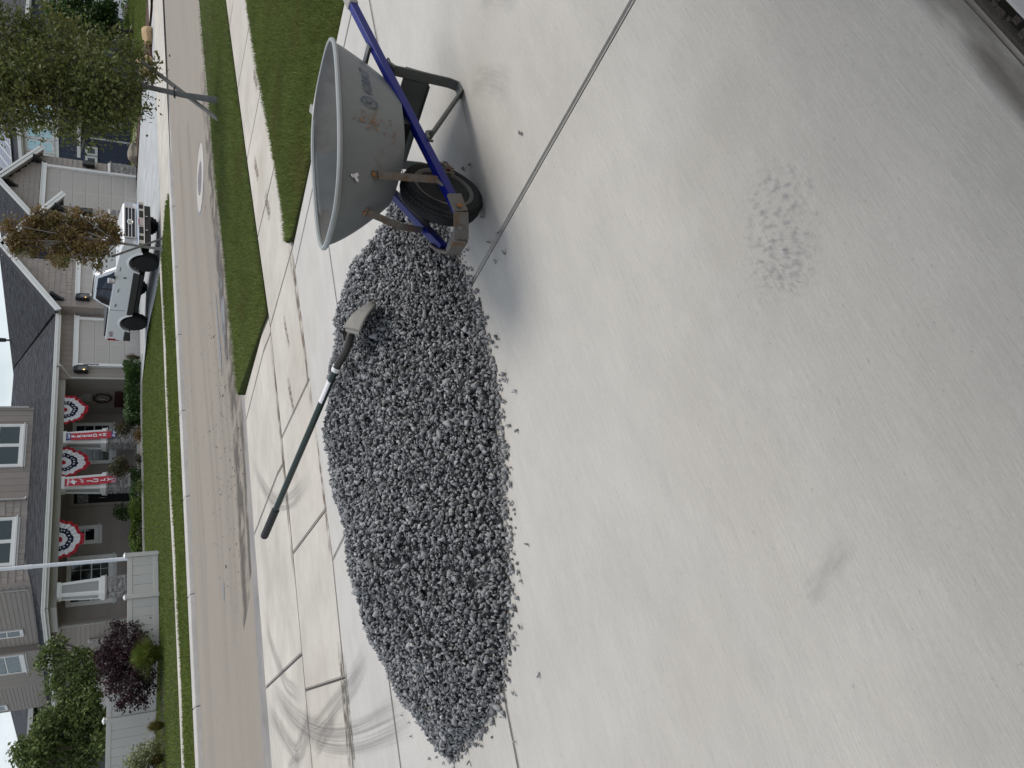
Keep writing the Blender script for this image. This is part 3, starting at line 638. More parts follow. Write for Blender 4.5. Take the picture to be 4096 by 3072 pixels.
def window(parent, c, ud, w, h, nd, split='V', casing=.10, sill=True, blind=None, grid=None, g=None, depth=.10, name='window', m=None, back=True):
    """c: centre of the glass opening on the wall plane; ud: unit vector along the wall; nd: outward; split 'V' two lights side by side, 'H' over and under"""
    c, u, n = np.array(c, float), np.array(ud, float), np.array(nd, float); z = np.array([0, 0, 1.]); m = m or m_trim; g = g or m_glass
    def bx(b, du, dz, w_, h_, d0, d1): b.obox(c+u*du+z*dz+n*(d0+d1)/2, u*w_/2, n*(d1-d0)/2, z*h_/2)
    f = MB(); q = casing
    bx(f, -(w+q)/2, 0, q, h+2*q, 0, .085); bx(f, (w+q)/2, 0, q, h+2*q, 0, .085); bx(f, 0, (h+q)/2, w, q, 0, .085); bx(f, 0, -(h+q)/2, w, q, 0, .085)
    win = f.build(name, m, parent)
    if sill: s = MB(); bx(s, 0, -h/2-q-.035, w+2*q+.10, .05, 0, .13); bx(s, 0, -h/2-q-.10, w+2*q, .08, 0, .05); s.build('sill', m, win)
    s = MB(); t = .045
    bx(s, -w/2+t/2, 0, t, h, .046, .074); bx(s, w/2-t/2, 0, t, h, .046, .074); bx(s, 0, h/2-t/2, w-2*t, t, .046, .074); bx(s, 0, -h/2+t/2, w-2*t, t, .046, .074)
    lights = []
    if split == 'V': bx(s, 0, 0, .07, h-2*t, .046, .072); lights = [(-w/4, 0, w/2-t-.035, h-2*t), (w/4, 0, w/2-t-.035, h-2*t)]
    elif split == 'VV': bx(s, 0, 0, .16, h-2*t, .046, .072); lights = [(-w/4-.02, 0, w/2-t-.08, h-2*t), (w/4+.02, 0, w/2-t-.08, h-2*t)]
    elif split == 'H': bx(s, 0, -.06, w-2*t, .05, .046, .072); lights = [(0, h/4-.03, w-2*t, h/2-t), (0, -h/4-.03, w-2*t, h/2-t-.06)]
    else: lights = [(0, 0, w-2*t, h-2*t)]
    if split == 'VV': bx(s, -w/4-.02, h*.12, w/2-t-.08, .04, .046, .07); bx(s, w/4+.02, h*.12, w/2-t-.08, .04, .046, .07)
    s.build('sash', m, win)
    for du, dz, ww, hh in lights:
        p = MB(); bx(p, du, dz, ww, hh, .056, .060); p.build('pane', g, win)
        if grid:
            k = MB()
            for i in range(1, grid[0]): bx(k, du-ww/2+ww*i/grid[0], dz, .016, hh, .0605, .067)
            for i in range(1, grid[1]): bx(k, du, dz-hh/2+hh*i/grid[1], ww, .016, .0605, .067)
            k.build('muntin', m, win)
    if blind:
        k = MB(); nb = int(w/.075)
        if blind == 'V':
            for i in range(nb): bx(k, -w/2+(i+.5)*w/nb, 0, w/nb*.86, h*.98, .036+.004*(i % 2), .044)
        else:
            nb = int(h/.05)
            for i in range(nb): bx(k, 0, -h/2+(i+.5)*h/nb, w*.98, h/nb*.75, .037, .044)
        k.build('blind', m_blind, win)
    if back: k = MB(); bx(k, 0, 0, w+.02, h+.02, .004, .033); k.build('room_shade', m_dark, win)  # dark slab stands in for the shade of the room behind the glass
    return win
def garage_door(parent, X0, X1, Y, z0, z1, rows, cols, casing=.14, head=.2):
    """sectional door set back in a deep white casing: every section a panel with raised ribbed fields"""
    d = MB(); d.box((X0-casing, Y-.17, z0), (X0, Y+.0, z1)); d.box((X1, Y-.17, z0), (X1+casing, Y+.0, z1)); d.box((X0-casing-.06, Y-.185, z1), (X1+casing+.06, Y, z1+head)); d.box((X0-casing-.10, Y-.22, z1+head), (X1+casing+.10, Y, z1+head+.035))
    door = d.build('garage_door', m_trim, parent); hs = (z1-z0-.015)/rows
    k = MB(); k.box((X0, Y-.025, z0), (X1, Y-.012, z1)); k.build('door_gap', m_dark, door)
    for i in range(rows):
        b = MB(); za, zb = z0+.015+i*hs, z0+.015+(i+1)*hs-.010
        b.box((X0+.004, Y-.055, za), (X1-.004, Y-.026, zb)); w = (X1-X0)/cols
        for j in range(cols):
            n_ = 2 if rows > 4 or cols == 1 else 4
            for q in range(n_):
                ww = w/n_; xa, xb = X0+j*w+q*ww+.07, X0+j*w+(q+1)*ww-.07; ng = max(3, int((xb-xa)/.09))
                for e in range(ng): b.box((xa+(xb-xa)*e/ng, Y-.064, za+.09), (xa+(xb-xa)*(e+.88)/ng, Y-.055, zb-.09))
        b.build('door_panel', m_gdoor, door)
    return door
def lantern(parent, x, y, z0, z1, w=.3):
    """wall lantern: hood, four posts, panes, candle with a lit flame; standing off the wall plane y"""
    h = z1-z0; t = MB(); ym = y-.17; r = w/2
    zc = z0+h*.70
    t.hexa([(x-r, ym-r, zc), (x+r, ym-r, zc), (x+r, ym+r, zc), (x-r, ym+r, zc), (x-r*.72, ym-r*.72, z1), (x+r*.72, ym-r*.72, z1), (x+r*.72, ym+r*.72, z1), (x-r*.72, ym+r*.72, z1)])
    for sx in (-1, 1):
        for sy in (-1, 1): t.box((x+sx*r*.86-.014, ym+sy*r*.86-.014, z0), (x+sx*r*.86+.014, ym+sy*r*.86+.014, zc))
    t.box((x-r*.95, ym-r*.95, z0), (x+r*.95, ym+r*.95, z0+.03)); t.box((x-.06, ym+r*.8, z0+h*.3), (x+.06, y, z0+h*.6))
    o = t.build('wall_lantern', m_black, parent)
    p = MB()
    for s in (-1, 1): p.box((x+s*r*.86-.003, ym-r*.8, z0+.03), (x+s*r*.86+.003, ym+r*.8, zc)); p.box((x-r*.8, ym+s*r*.86-.003, z0+.03), (x+r*.8, ym+s*r*.86+.003, zc))
    p.build('pane', m_lamp_glass, o)
    c = MB(); c.lathe((x, ym, z0+.03), (0, 0, 1), [(0, .02), (h*.18, .02)], 10); c.build('candle', m_black, o)
    c = MB(); c.lathe((x, ym, z0+.03+h*.18), (0, 0, 1), [(0, .012), (.02, .028), (.05, .022), (.085, .003)], 10); c.build('flame', m_flame, o)
    return o
# ------------------------------------------------------------------ the taupe house across the street
ha = thing('house', 'long taupe house with dark roof, three garage doors and a porch hung with bunting', 'house', (22, 33, -.45))
# bodies of the walls (plain sheathing; siding hangs on it)
dgtop = lambda c: 5.4 if c is None else 5.17-.655*abs(c-28.56)
rvtop = lambda c: 6.2 if c is None else 5.78-.68*abs(c-33.80)
b = MB()
b.prism([(25.35, 32.44, -.5), (31.80, 32.44, -.5), (31.80, 32.44, 3.05), (28.56, 32.44, 5.17), (25.35, 32.44, 3.07)], (0, .2, 0))
b.box((25.35, 32.64, -.5), (25.50, 33.2, 3.0)); b.box((31.6, 32.64, -.5), (31.8, 33.5, 3.0))
b.box((21.76, 33.0, -.5), (25.35, 33.15, 2.86)); b.box((21.76, 33.15, -.5), (21.9, 36.1, 2.86))
b.box((11.6, 36.0, -.5), (21.76, 36.15, 2.9)); b.box((11.6, 36.15, -.5), (11.75, 57, 2.9))
b.prism([(31.4, 33.5, -.5), (36.35, 33.5, -.5), (36.35, 33.5, 4.0), (33.8, 33.5, 5.78), (31.4, 33.5, 4.15)], (0, .2, 0)); b.box((36.2, 33.7, -.5), (36.35, 43, 4.0))
b.box((13.5, 36.02, 2.9), (21.98, 36.2, 7.0)); b.box((13.5, 36.2, 2.9), (13.65, 57.4, 7.0)); b.box((21.85, 36.2, 2.9), (21.98, 42.4, 7.0)); b.box((13.2, 44.4, 3.2), (13.5, 50.9, 7.0)); b.box((13.5, 57.25, 2.9), (24, 57.4, 7.0))
b.build('wall', m_taupe, ha)
# lap boards, upright boards, shakes
boards_h(ha, 'Y', 36.0, 11.6, 21.75, -.3, 2.62, .183, m_taupe, -1)
boards_h(ha, 'X', 11.6, 36.1, 50, -.45, 2.85, .183, m_taupe, -1)
boards_h(ha, 'X', 13.5, 36.85, 44.38, 3.45, 6.3, .183, m_taupe, -1); boards_h(ha, 'X', 13.5, 50.92, 57.3, 3.45, 6.8, .183, m_taupe, -1)
boards_v(ha, 'Y', 33.0, 21.80, 25.33, -.4, 2.84, .305, m_taupe, -1, holes=[(22.36, 25.15, -.5, 2.28)])
boards_v(ha, 'X', 21.76, 33.05, 35.97, -.3, 2.62, .40, m_taupe, -1)
boards_v(ha, 'Y', 36.02, 17.42, 21.95, 3.78, 6.4, .33, m_taupe, -1, holes=[(18.95, 21.15, 4.18, 6.4)])
boards_v(ha, 'X', 13.2, 44.42, 50.88, 3.35, 6.4, .9, m_taupe, -1)
S_ = shakes(25.40, 31.76, -.4, dgtop, .235, 32.44, holes=[(25.95, 31.05, -.5, 2.28), (25.3, 26.0, -.5, .86), (31.0, 31.9, -.5, .86), (28.18, 28.78, 3.28, 4.15)], seed=3)
S_ += shakes(31.45, 36.3, -.4, rvtop, .235, 33.5, holes=[(32.2, 35.6, -.5, 4.05), (35.5, 36.4, -.5, .92)], seed=4)
S_ += shakes(13.55, 17.33, 3.60, lambda c: 5.6, .27, 36.02, holes=[(14.30, 16.55, 4.2, 6.4)], seed=5)
S_ += shakes(32.5, 33.0, -.4, lambda c: 2.9, .235, 25.35, seed=6, axis='X'); S_ += shakes(36.05, 36.8, 3.5, lambda c: 5.6, .27, 13.5, seed=8, axis='X')
hang_shakes(ha, S_, m_shake)
# corner boards and trim
for a, c in [((x, y, z0), (x+.11, y+.05, z1)) for x, y, z0, z1 in ((25.35, 32.39, -.4, 3.05), (21.70, 32.96, -.3, 2.85), (11.55, 35.95, -.4, 2.62))]+[((13.44, 35.95, 3.55), (13.56, 36.05, 6.5)), ((21.9, 35.95, 3.85), (22.03, 36.05, 6.5)), ((17.33, 35.96, 3.85), (17.43, 36.04, 6.5))]:
    MB().box(a, c).build('corner_board', m_taupe, ha)
# roofs
roof_plane(ha, (11.1, 32.4, 3.02), (24.8, 32.4, 3.02), (14.7, 36.0, 3.86), (26.15, 36.0, 3.86), seed=1)
roof_plane(ha, (21.98, 36.0, 3.86), (26.15, 36.0, 3.86), (21.98, 42.4, 5.36), (28.56, 42.4, 5.36), seed=2)
roof_plane(ha, (11.1, 32.4, 3.02), (11.1, 57.4, 3.02), (14.7, 36.0, 3.86), (14.7, 57.4, 3.86), seed=3)
roof_plane(ha, (24.8, 32.02, 3.00), (24.8, 32.04, 3.00), (28.56, 32.02, 5.42), (28.56, 42.4, 5.42), seed=4)
roof_plane(ha, (32.32, 32.02, 3.00), (32.32, 43, 3.00), (28.56, 32.02, 5.42), (28.56, 43, 5.42), shingle=False)
roof_plane(ha, (31.03, 33.02, 4.10), (31.03, 43, 4.10), (33.80, 33.02, 5.98), (33.80, 43, 5.98), seed=6)
roof_plane(ha, (36.57, 33.02, 4.10), (36.57, 43, 4.10), (33.80, 33.02, 5.98), (33.80, 43, 5.98), shingle=False)
f = MB(); f.prism([(21.98, 36.3, 3.0), (28.56, 42.3, 3.0), (28.56, 42.3, 5.2), (21.98, 42.3, 5.2)], (0, .1, 0)); f.build('roof_back', m_roofd, ha)
# rake boards, brackets
def rake(parent, apex, ends, y, w=.24, m=m_trim):
    for ex, ez in ends:
        d = np.array([ex-apex[0], 0, ez-apex[1]]); d /= np.linalg.norm(d); n = np.array([d[2], 0, -d[0]]); n = n if n[2] > 0 else -n
        P0, P1 = np.array([apex[0], y, apex[1]]), np.array([ex, y, ez]); b = MB(); b.prism([P0-n*w, P1-n*w, P1, P0], (0, .05, 0)); b.prism([P0-n*w*.36, P1-n*w*.36, P1+n*.03, P0+n*.03], (0, -.035, 0)); b.build('rake_board', m, parent)
        b = MB(); b.prism([P0-n*.10+(0, .05, 0), P1-n*.10+(0, .05, 0), P1-n*.12+(0, .05, 0), P0-n*.12+(0, .05, 0)], (0, .36, 0)); b.build('soffit', m_taupe, parent)
        b = MB(); b.prism([P0+n*.03, P1+n*.03, P1+n*.055, P0+n*.055], (0, .35, 0)); b.build('roof_edge', m_roofd, parent)
rake(ha, (28.56, 5.44), [(24.80, 2.98), (32.33, 2.98)], 32.02); rake(ha, (33.80, 6.0), [(31.03, 4.08), (36.57, 4.08)], 33.02)
def gbracket(parent, x, y, z, h=.55):
    b = MB(); b.box((x-.07, y-.52, z-.13), (x+.07, y, z+.02)); b.box((x-.07, y-.10, z-h), (x+.07, y, z-.13)); b.prism([(x-.07, y-.46, z-.13), (x-.07, y-.30, z-.13), (x-.07, y-.02, z-h+.16), (x-.07, y-.02, z-h+.02)], (.14, 0, 0)); b.build('gable_bracket', m_black, parent)
for x, z in ((25.75, 3.25), (28.56, 4.98), (31.37, 3.25)): gbracket(ha, x, 32.44, z)
for x, z in ((31.7, 4.25), (33.80, 5.55), (35.75, 4.40)): gbracket(ha, x, 33.5, z)
# gutters, fascia, soffits, downspouts
g = MB(); g.box((11.05, 32.28, 2.87), (24.82, 32.40, 2.99)); g.box((11.02, 32.255, 2.965), (24.82, 32.30, 3.0)); g.box((11.14, 32.40, 2.78), (24.84, 32.44, 2.97)); g.build('gutter', m_trim, ha)
g = MB(); g.box((10.98, 32.30, 2.87), (11.10, 57.2, 2.99)); g.box((10.955, 32.28, 2.965), (11.0, 57.2, 3.0)); g.box((11.10, 32.46, 2.78), (11.14, 57.2, 2.97)); g.build('gutter', m_trim, ha)
g = MB(); g.box((11.15, 32.45, 2.83), (25.35, 33.0, 2.86)); g.box((11.15, 33.0, 2.83), (11.6, 57, 2.86)); g.build('soffit', m_beam, ha)
g = MB(); g.box((11.32, 33.0, 2.53), (21.76, 33.28, 2.83)); g.box((11.32, 33.28, 2.53), (11.60, 36.0, 2.83)); g.build('porch_beam', m_beam, ha)
g = MB(); g.box((11.60, 33.28, 2.62), (21.76, 36.0, 2.66)); g.build('porch_ceiling', m_taupe, ha)
def spout(parent, pts, m=m_trim, w=.075):
    b = MB()
    for a, c in zip(pts[:-1], pts[1:]): b.beam(a, c, w, w, up=(0, 1, 0) if abs(np.array(c)-np.array(a))[2] > .1 else (0, 0, 1))
    return b.build('downspout', m, parent, bevel=.01)
spout(ha, [(22.0, 32.34, 2.90), (22.0, 32.34, 2.70), (21.72, 32.90, 2.36), (21.72, 32.90, -.35)], m_beam)
spout(ha, [(11.04, 37.4, 2.88), (11.04, 37.4, 2.76), (11.53, 36.02, 2.45), (11.53, 36.02, -.45)], m_beam)
spout(ha, [(17.36, 35.93, 6.4), (17.36, 35.93, 3.98), (17.36, 35.75, 3.9)], m_beam); spout(ha, [(13.44, 36.5, 6.5), (13.44, 36.5, 3.75), (13.2, 36.5, 3.62)], m_beam); spout(ha, [(22.04, 35.93, 6.5), (22.04, 35.93, 4.05)], m_beam)
# garage doors, vent, lanterns, numbers, stone
garage_door(ha, 26.10, 30.92, 32.44, -.45, 2.06, 4, 2, head=.17); garage_door(ha, 22.50, 24.98, 33.0, -.45, 2.06, 4, 1, head=.18); garage_door(ha, 32.35, 35.42, 33.5, -.45, 3.78, 7, 1, head=.20)
v = MB(); v.box((28.18, 32.37, 3.28), (28.78, 32.44, 3.36)); v.box((28.18, 32.37, 4.05), (28.78, 32.44, 4.13)); v.box((28.18, 32.37, 3.36), (28.26, 32.44, 4.05)); v.box((28.70, 32.37, 3.36), (28.78, 32.44, 4.05)); v.box((28.24, 32.42, 3.34), (28.72, 32.43, 4.07))
vo = v.build('gable_vent', mat('vent_black', (.03, .031, .036), rough=.6), ha)
for i in range(8): MB().hexa([(28.26, 32.385, 3.37+i*.085), (28.70, 32.385, 3.37+i*.085), (28.70, 32.42, 3.40+i*.085), (28.26, 32.42, 3.40+i*.085), (28.26, 32.385, 3.385+i*.085), (28.70, 32.385, 3.385+i*.085), (28.70, 32.42, 3.415+i*.085), (28.26, 32.42, 3.415+i*.085)]).build('slat', m_black, vo)
lantern(ha, 25.84, 32.42, 1.66, 2.24, .28); lantern(ha, 22.14, 32.98, 1.66, 2.22, .30); lantern(ha, 35.92, 33.48, 1.58, 2.14, .30); lantern(ha, 31.35, 32.42, 1.62, 2.18, .28)
for i, ch in enumerate('5356'): text_on('house_number', ch, (22.435, 32.825, 1.77-i*.155), (1, 0, 0), (0, 0, 1), .20, m_black, ha, bold=.006)
def veneer(x0, x1, y, z1, capw=True):
    ledge(ha, x0, x1, y-.10, y, -.46, z1, seed=int(x0*10), faces='FLR'); c = MB(); c.box((x0, y-.10, -.46), (x1, y+.02, z1)); c.build('veneer_core', m_cap, ha)
    c = MB(); c.box((x0-.05, y-.19, z1), (x1+.05, y+.02, z1+.06)); c.build('stone_cap', m_cap, ha, bevel=.01); c = MB(); c.box((x0-.01, y-.08, z1+.062), (x1+.01, y, z1+.16)); c.build('cap_trim', m_trim, ha)
veneer(31.07, 31.80, 32.44, .78); veneer(25.37, 25.95, 32.44, .78); veneer(35.58, 36.36, 33.5, .78)
p = MB(); p.lathe((28.56, 39.7, 5.35), (0, 0, 1), [(0, .05), (.22, .05), (.22, .10), (.52, .115), (.52, .09), (.55, .02)], 14); p.build('roof_vent', m_black, ha)
# windows
window(ha, (20.05, 36.02, 5.12), (1, 0, 0), 2.0, 1.64, (0, -1, 0), 'VV', .10, True, 'V', (1, 2))
window(ha, (15.42, 36.02, 5.16), (1, 0, 0), 2.0, 1.64, (0, -1, 0), 'VV', .10, True, 'V', (1, 2))
window(ha, (20.08, 36.0, 1.42), (1, 0, 0), 1.96, 1.44, (0, -1, 0), 'H', .12, True, None, (4, 2))
window(ha, (15.47, 36.0, 1.72), (1, 0, 0), .62, .95, (0, -1, 0), 'H', .12, True, None, None)
window(ha, (13.39, 36.0, 1.43), (1, 0, 0), 1.92, 1.50, (0, -1, 0), 'H', .13, True, 'V', (4, 2))
window(ha, (13.5, 42.25, 4.85), (0, 1, 0), .80, 1.24, (-1, 0, 0), 'H', .10, False, 'V')
window(ha, (13.2, 46.25, 5.10), (0, 1, 0), 2.9, 1.42, (-1, 0, 0), 'H', .12, True, 'V', (3, 1))
window(ha, (13.5, 56.0, 6.1), (0, 1, 0), 1.0, .85, (-1, 0, 0), None, .10, False, None)
window(ha, (11.6, 41.45, 1.92), (0, 1, 0), .62, .34, (-1, 0, 0), None, .12, False, None)
# front door in the shade
d = MB(); d.box((16.85, 35.90, -.28), (16.97, 36.0, 2.28)); d.box((17.98, 35.90, -.28), (18.10, 36.0, 2.28)); d.box((16.97, 35.90, 2.12), (17.98, 36.0, 2.28)); fd = d.build('front_door', m_taupe, ha)
d = MB(); d.box((16.97, 35.95, -.28), (17.98, 36.0, 2.12)); d.build('door_leaf', m_dark, fd)
d = MB(); d.box((17.20, 35.94, .85), (17.23, 35.90, 1.15)); d.build('handle', m_iron, fd)
# porch floor and step
d = MB(); d.box((11.5, 32.55, -.48), (21.76, 36.0, -.29)); d.build('porch_floor', m_floor, ha)
d = MB(); d.box((16.9, 31.7, -.48), (18.4, 32.55, -.40)); d.build('porch_step', m_walk, ha)
# the three tapered columns on stone piers
def column(x0, x1, y0, zb, base_w, top_w, dpt, ztop_):
    """x0..x1 stone pier; white tapered box above with framed panels"""
    cx = (x0+x1)/2; yc = y0+dpt/2
    c = MB(); c.box((x0+.02, y0+.02, -.32), (x1-.02, y0+dpt-.02, zb)); co = c.build('column', m_cap, ha)
    ledge(co, x0+.02, x1-.02, y0+.02, y0+dpt-.02, -.31, zb, seed=int(cx*7), faces='FLR')
    c = MB(); c.box((x0-.06, y0-.06, zb), (x1+.06, y0+dpt+.06, zb+.07)); c.build('pier_cap', m_cap, co, bevel=.012)
    zA, zB = zb+.072, ztop_; bw, tw = base_w/2, top_w/2
    def ringz(z, e=0): k = (z-zA)/(zB-zA); w = bw+(tw-bw)*k+e; return [(cx-w, yc-w, z), (cx+w, yc-w, z), (cx+w, yc+w, z), (cx-w, yc+w, z)]
    c = MB(); c.hexa(ringz(zA)+ringz(zB)); sh = c.build('shaft', m_panel, co)
    def lerp(P, Q, t): return np.array(P)*(1-t)+np.array(Q)*t
    fr = MB()
    for i0, i1, nrm in ((0, 1, (0, -1, 0)), (3, 0, (-1, 0, 0)), (1, 2, (1, 0, 0))):
        R0, R1 = ringz(zA+.001), ringz(zB-.001); o = np.array(nrm)*.028
        for (u0, u1, t0, t1) in ((0, .17, 0, 1), (.83, 1, 0, 1), (.17, .83, 0, .13), (.17, .83, .90, 1)):
            q = [lerp(lerp(R0[i0], R0[i1], u), lerp(R1[i0], R1[i1], u), t) for u, t in ((u0, t0), (u1, t0), (u1, t1), (u0, t1))]
            fr.prism(q, o)
    fr.build('shaft_frame', m_ctrim, co)
    c = MB(); c.hexa(ringz(zA+.0, .06)+[(x, y, zA+.14) for x, y, _ in ringz(zA+.14, .06)]); c.build('base_collar', m_ctrim, co); c = MB(); c.hexa(ringz(zB-.13, .05)+ringz(zB, .05)); c.build('top_collar', m_ctrim, co)
column(18.29, 18.97, 32.72, .84, .62, .46, .68, 2.53); column(16.16, 16.80, 32.72, .84, .60, .46, .66, 2.53); column(11.60, 12.26, 32.72, .84, .62, .46, .66, 2.53)

# ------------------------------------------------------------------ what hangs on the porch
def bunting(x0, x1, ztop_, drop, y, label, seed):
    cx = (x0+x1)/2; rx = (x1-x0)/2; root = thing('bunting', label, 'bunting', (cx, y, ztop_), 'half-round fans of bunting along the porch beam')
    r = random.Random(seed); np_ = 11; ph = r.uniform(0, 6)
    def P(rr, a):   # a 0..pi
        w = .5+.5*sin(a*np_*2+ph); k = rr*(1+.03*sin(a*np_*1.3+ph)*rr+.035*sin(a*7.3+ph*2)); sag = 1+.14*rr*sin(a)**6
        return (cx-rx*k*cos(a), y-.015-.10*rr*w-.01*sin(a*5), ztop_-drop*k*sin(a)*sag)
    def band(name, r0, r1, m, off=0):
        n = 90; G = [[np.array(P(rr, pi*i/n))+np.array([0, off, 0]) for i in range(n+1)] for rr in np.linspace(r0, r1, 4)]; return MB().grid(G).build(name, m, root, smooth=True)
    band('red_band', .84, 1.0, m_red); band('white_band', .54, .85, m_cloth, -.002); band('navy_band', .36, .60, m_navy, -.006); band('white_fan', .13, .37, m_cloth, -.004); band('red_heart', .001, .15, m_red, -.008)
    for i in range(9):
        a = pi*(i+.5)/9+r.uniform(-.05, .05); c = np.array(P(.47, a)); s = .052; V = []; rot = a+r.uniform(-.4, .4); sq = r.uniform(.55, 1)
        for k in range(10): q = s*(1 if k % 2 == 0 else .42); V.append(c+np.array([q*sq*sin(rot+k*pi/5), -.03, q*cos(rot+k*pi/5)]))
        b = MB(); b.add(V, [list(range(10))]); b.build('star', m_cloth, root)
bunting(19.36, 20.82, 2.53, .80, 32.98, 'red, white and navy starred bunting fan nearest the garage, right of the FREEDOM banner', 1)
bunting(16.80, 18.20, 2.53, .90, 32.98, 'red, white and navy starred bunting fan between the FREEDOM and JULY banners', 2)
bunting(13.22, 14.88, 2.53, .76, 32.98, 'red, white and navy starred bunting fan on the left, above the small porch window', 3)
def banner(xt, xb, w, zt, zb, y, label, group, lines, topc, botc):
    root = thing('banner', label, 'banner', (xt, y, zt), group)
    n = 26
    def pt(u, t): x = xt+(xb-xt)*t+(u-.5)*w; return (x, y-.012-.012*sin(t*9+u*2)+.02*t, zt+(zb-zt)*t)
    def seg(name, t0, t1, m, dy=0): return MB().grid([[np.array(pt(u, t))+np.array([0, dy, 0]) for u in np.linspace(0, 1, 5)] for t in np.linspace(t0, t1, n)]).build(name, m, root, smooth=True)
    seg('cloth', 0, 1, m_bred)
    if topc: seg('top_patch', 0, .09, topc, -.004)
    if botc: seg('bottom_patch', .90, 1, botc, -.004)
    rod = MB(); rod.tube([pt(-.06, 0), pt(1.06, 0)], .012, 8); rod.build('rod', m_black, root)
    for txt, t, size, bold, shear, du, sx in lines:
        c = np.array(pt(.5+du, t))+np.array([0, -.014, 0])
        if txt == '*':
            V = [c+np.array([(.085 if k % 2 == 0 else .034)*sin(k*pi/5), 0, (.085 if k % 2 == 0 else .034)*cos(k*pi/5)]) for k in range(10)]; b = MB(); b.add(V, [list(range(10))]); b.build('star', m_print, root)
        else: text_on('letter', txt, c, (1, 0, 0), (0, 0, 1), size, m_print, root, bold, shear, sx)
banner(18.52, 18.64, .335, 2.40, .53, 32.60, 'long red banner with blue ends reading FREEDOM down the porch column', 'banners hung on the porch columns',
       [('Let', .045, .15, .004, .3, 0, 1)]+[(ch, .15+.105*i, .215, .010, 0, 0, 1) for i, ch in enumerate('FREED')]+[('*', .15+.105*5, 0, 0, 0, 0, 1), ('M', .15+.105*6-.012, .19, .009, 0, 0, 1), ('Ring', .95, .15, .004, .3, 0, 1)], m_bblue, m_bblue)
banner(16.37, 16.47, .335, 2.39, .53, 32.60, 'long red banner reading 4th of JULY down the porch column', 'banners hung on the porch columns',
       [('Happy', .055, .12, .003, .3, 0, 1), ('4', .17, .33, .012, 0, -.08, 1), ('th', .145, .13, .004, 0, .25, 1), ('of', .32, .20, .003, .4, 0, 1)]+[(ch, .47+.135*i, .235, .010, 0, 0, 1) for i, ch in enumerate('JULY')], None, mat('flag_patch', (.55, .25, .32), rough=.85, var=.4, scale=14))
# small things in the porch shade
s = thing('wall_sign', 'white plank sign cut with a narrow top, on the dark porch wall by the garage', 'sign', (21.72, 34.2, 1.6))
q = [onx(1070*.28933+0, 1560+100*.28933, 21.72), onx(1165*.28933, 1560+60*.28933, 21.72), onx(1265*.28933, 1560+58*.28933, 21.72), onx(1265*.28933, 1560+150*.28933, 21.72), onx(1090*.28933, 1560+150*.28933, 21.72)]
MB().prism(q, (-.03, 0, 0)).build('plank', mat('grey_white_paint', (.42, .41, .39), rough=.8, var=.15, scale=9), s)
s = thing('porch_bench', 'dark red bench under the wreath in the shade of the porch', 'bench', (21.3, 34.6, -.29))
mr = mat('dark_red_paint', (.06, .018, .016), rough=.7)
for nm, a, c in (('seat', (21.1, 33.9, .10), (21.6, 35.2, .15)), ('backrest', (21.6, 33.9, .18), (21.66, 35.2, .55)), ('leg', (21.12, 33.95, -.29), (21.2, 34.03, .10)), ('leg', (21.12, 35.07, -.29), (21.2, 35.15, .10)), ('leg', (21.56, 33.95, -.29), (21.64, 34.03, .18)), ('leg', (21.56, 35.07, -.29), (21.64, 35.15, .18))): MB().box(a, c).build(nm, mr, s)
s = thing('wreath', 'dark round wreath with a striped flag bow on the porch wall', 'wreath', (21.68, 34.5, 1.0))
rw = MB()
for i in range(60):
    a = 2*pi*i/60; c_ = (21.66+random.uniform(-.03, .03), 34.5+.36*cos(a), 1.05+.36*sin(a)); rw.lathe(c_, (random.uniform(-1, 1), random.uniform(-1, 1), random.uniform(-1, 1)), [(-.07, .004), (0, .03), (.07, .004)], 5)
rw.build('greenery', mat('wreath_brown', (.035, .018, .014), isl=.3), s)
for i in range(4): MB().hexa([(21.58, 34.42+.03*i, 1.22-.05*i), (21.58, 34.5+.03*i, .92-.05*i), (21.6, 34.5+.03*i, .92-.05*i), (21.6, 34.42+.03*i, 1.22-.05*i), (21.58, 34.45+.03*i, 1.22-.05*i), (21.58, 34.53+.03*i, .92-.05*i), (21.6, 34.53+.03*i, .92-.05*i), (21.6, 34.45+.03*i, 1.22-.05*i)]).build('ribbon', (m_cloth, m_navy, m_cloth, m_red)[i], s)
s = thing('door_plaque', 'pale mottled plaque hanging on the black front door', 'plaque', (17.2, 35.93, 1.85)); MB().box((17.02, 35.915, 1.55), (17.45, 35.94, 1.98)).build('board', mat('mottled_plaque', (.20, .20, .20), var=.9, scale=7), s)
c = MB(); c.tube([(17.24, 35.93, 1.98), (17.24, 35.93, 2.1)], .006, 6); c.build('string', m_black, s)
s = thing('porch_chair', 'pale folding chair behind the hedge at the FREEDOM column', 'chair', (20.0, 34.6, -.29))
mc = mat('pale_chair', (.45, .44, .42))
for nm, a, cc in (('seat', (19.8, 34.4, .12), (20.25, 34.85, .16)), ('backrest', (19.8, 34.85, .2), (20.25, 34.9, .62)), ('leg', (19.8, 34.4, -.29), (19.84, 34.44, .12)), ('leg', (20.21, 34.4, -.29), (20.25, 34.44, .12)), ('leg', (19.8, 34.81, -.29), (19.84, 34.85, .2)), ('leg', (20.21, 34.81, -.29), (20.25, 34.85, .2))): MB().box(a, cc).build(nm, mc, s)
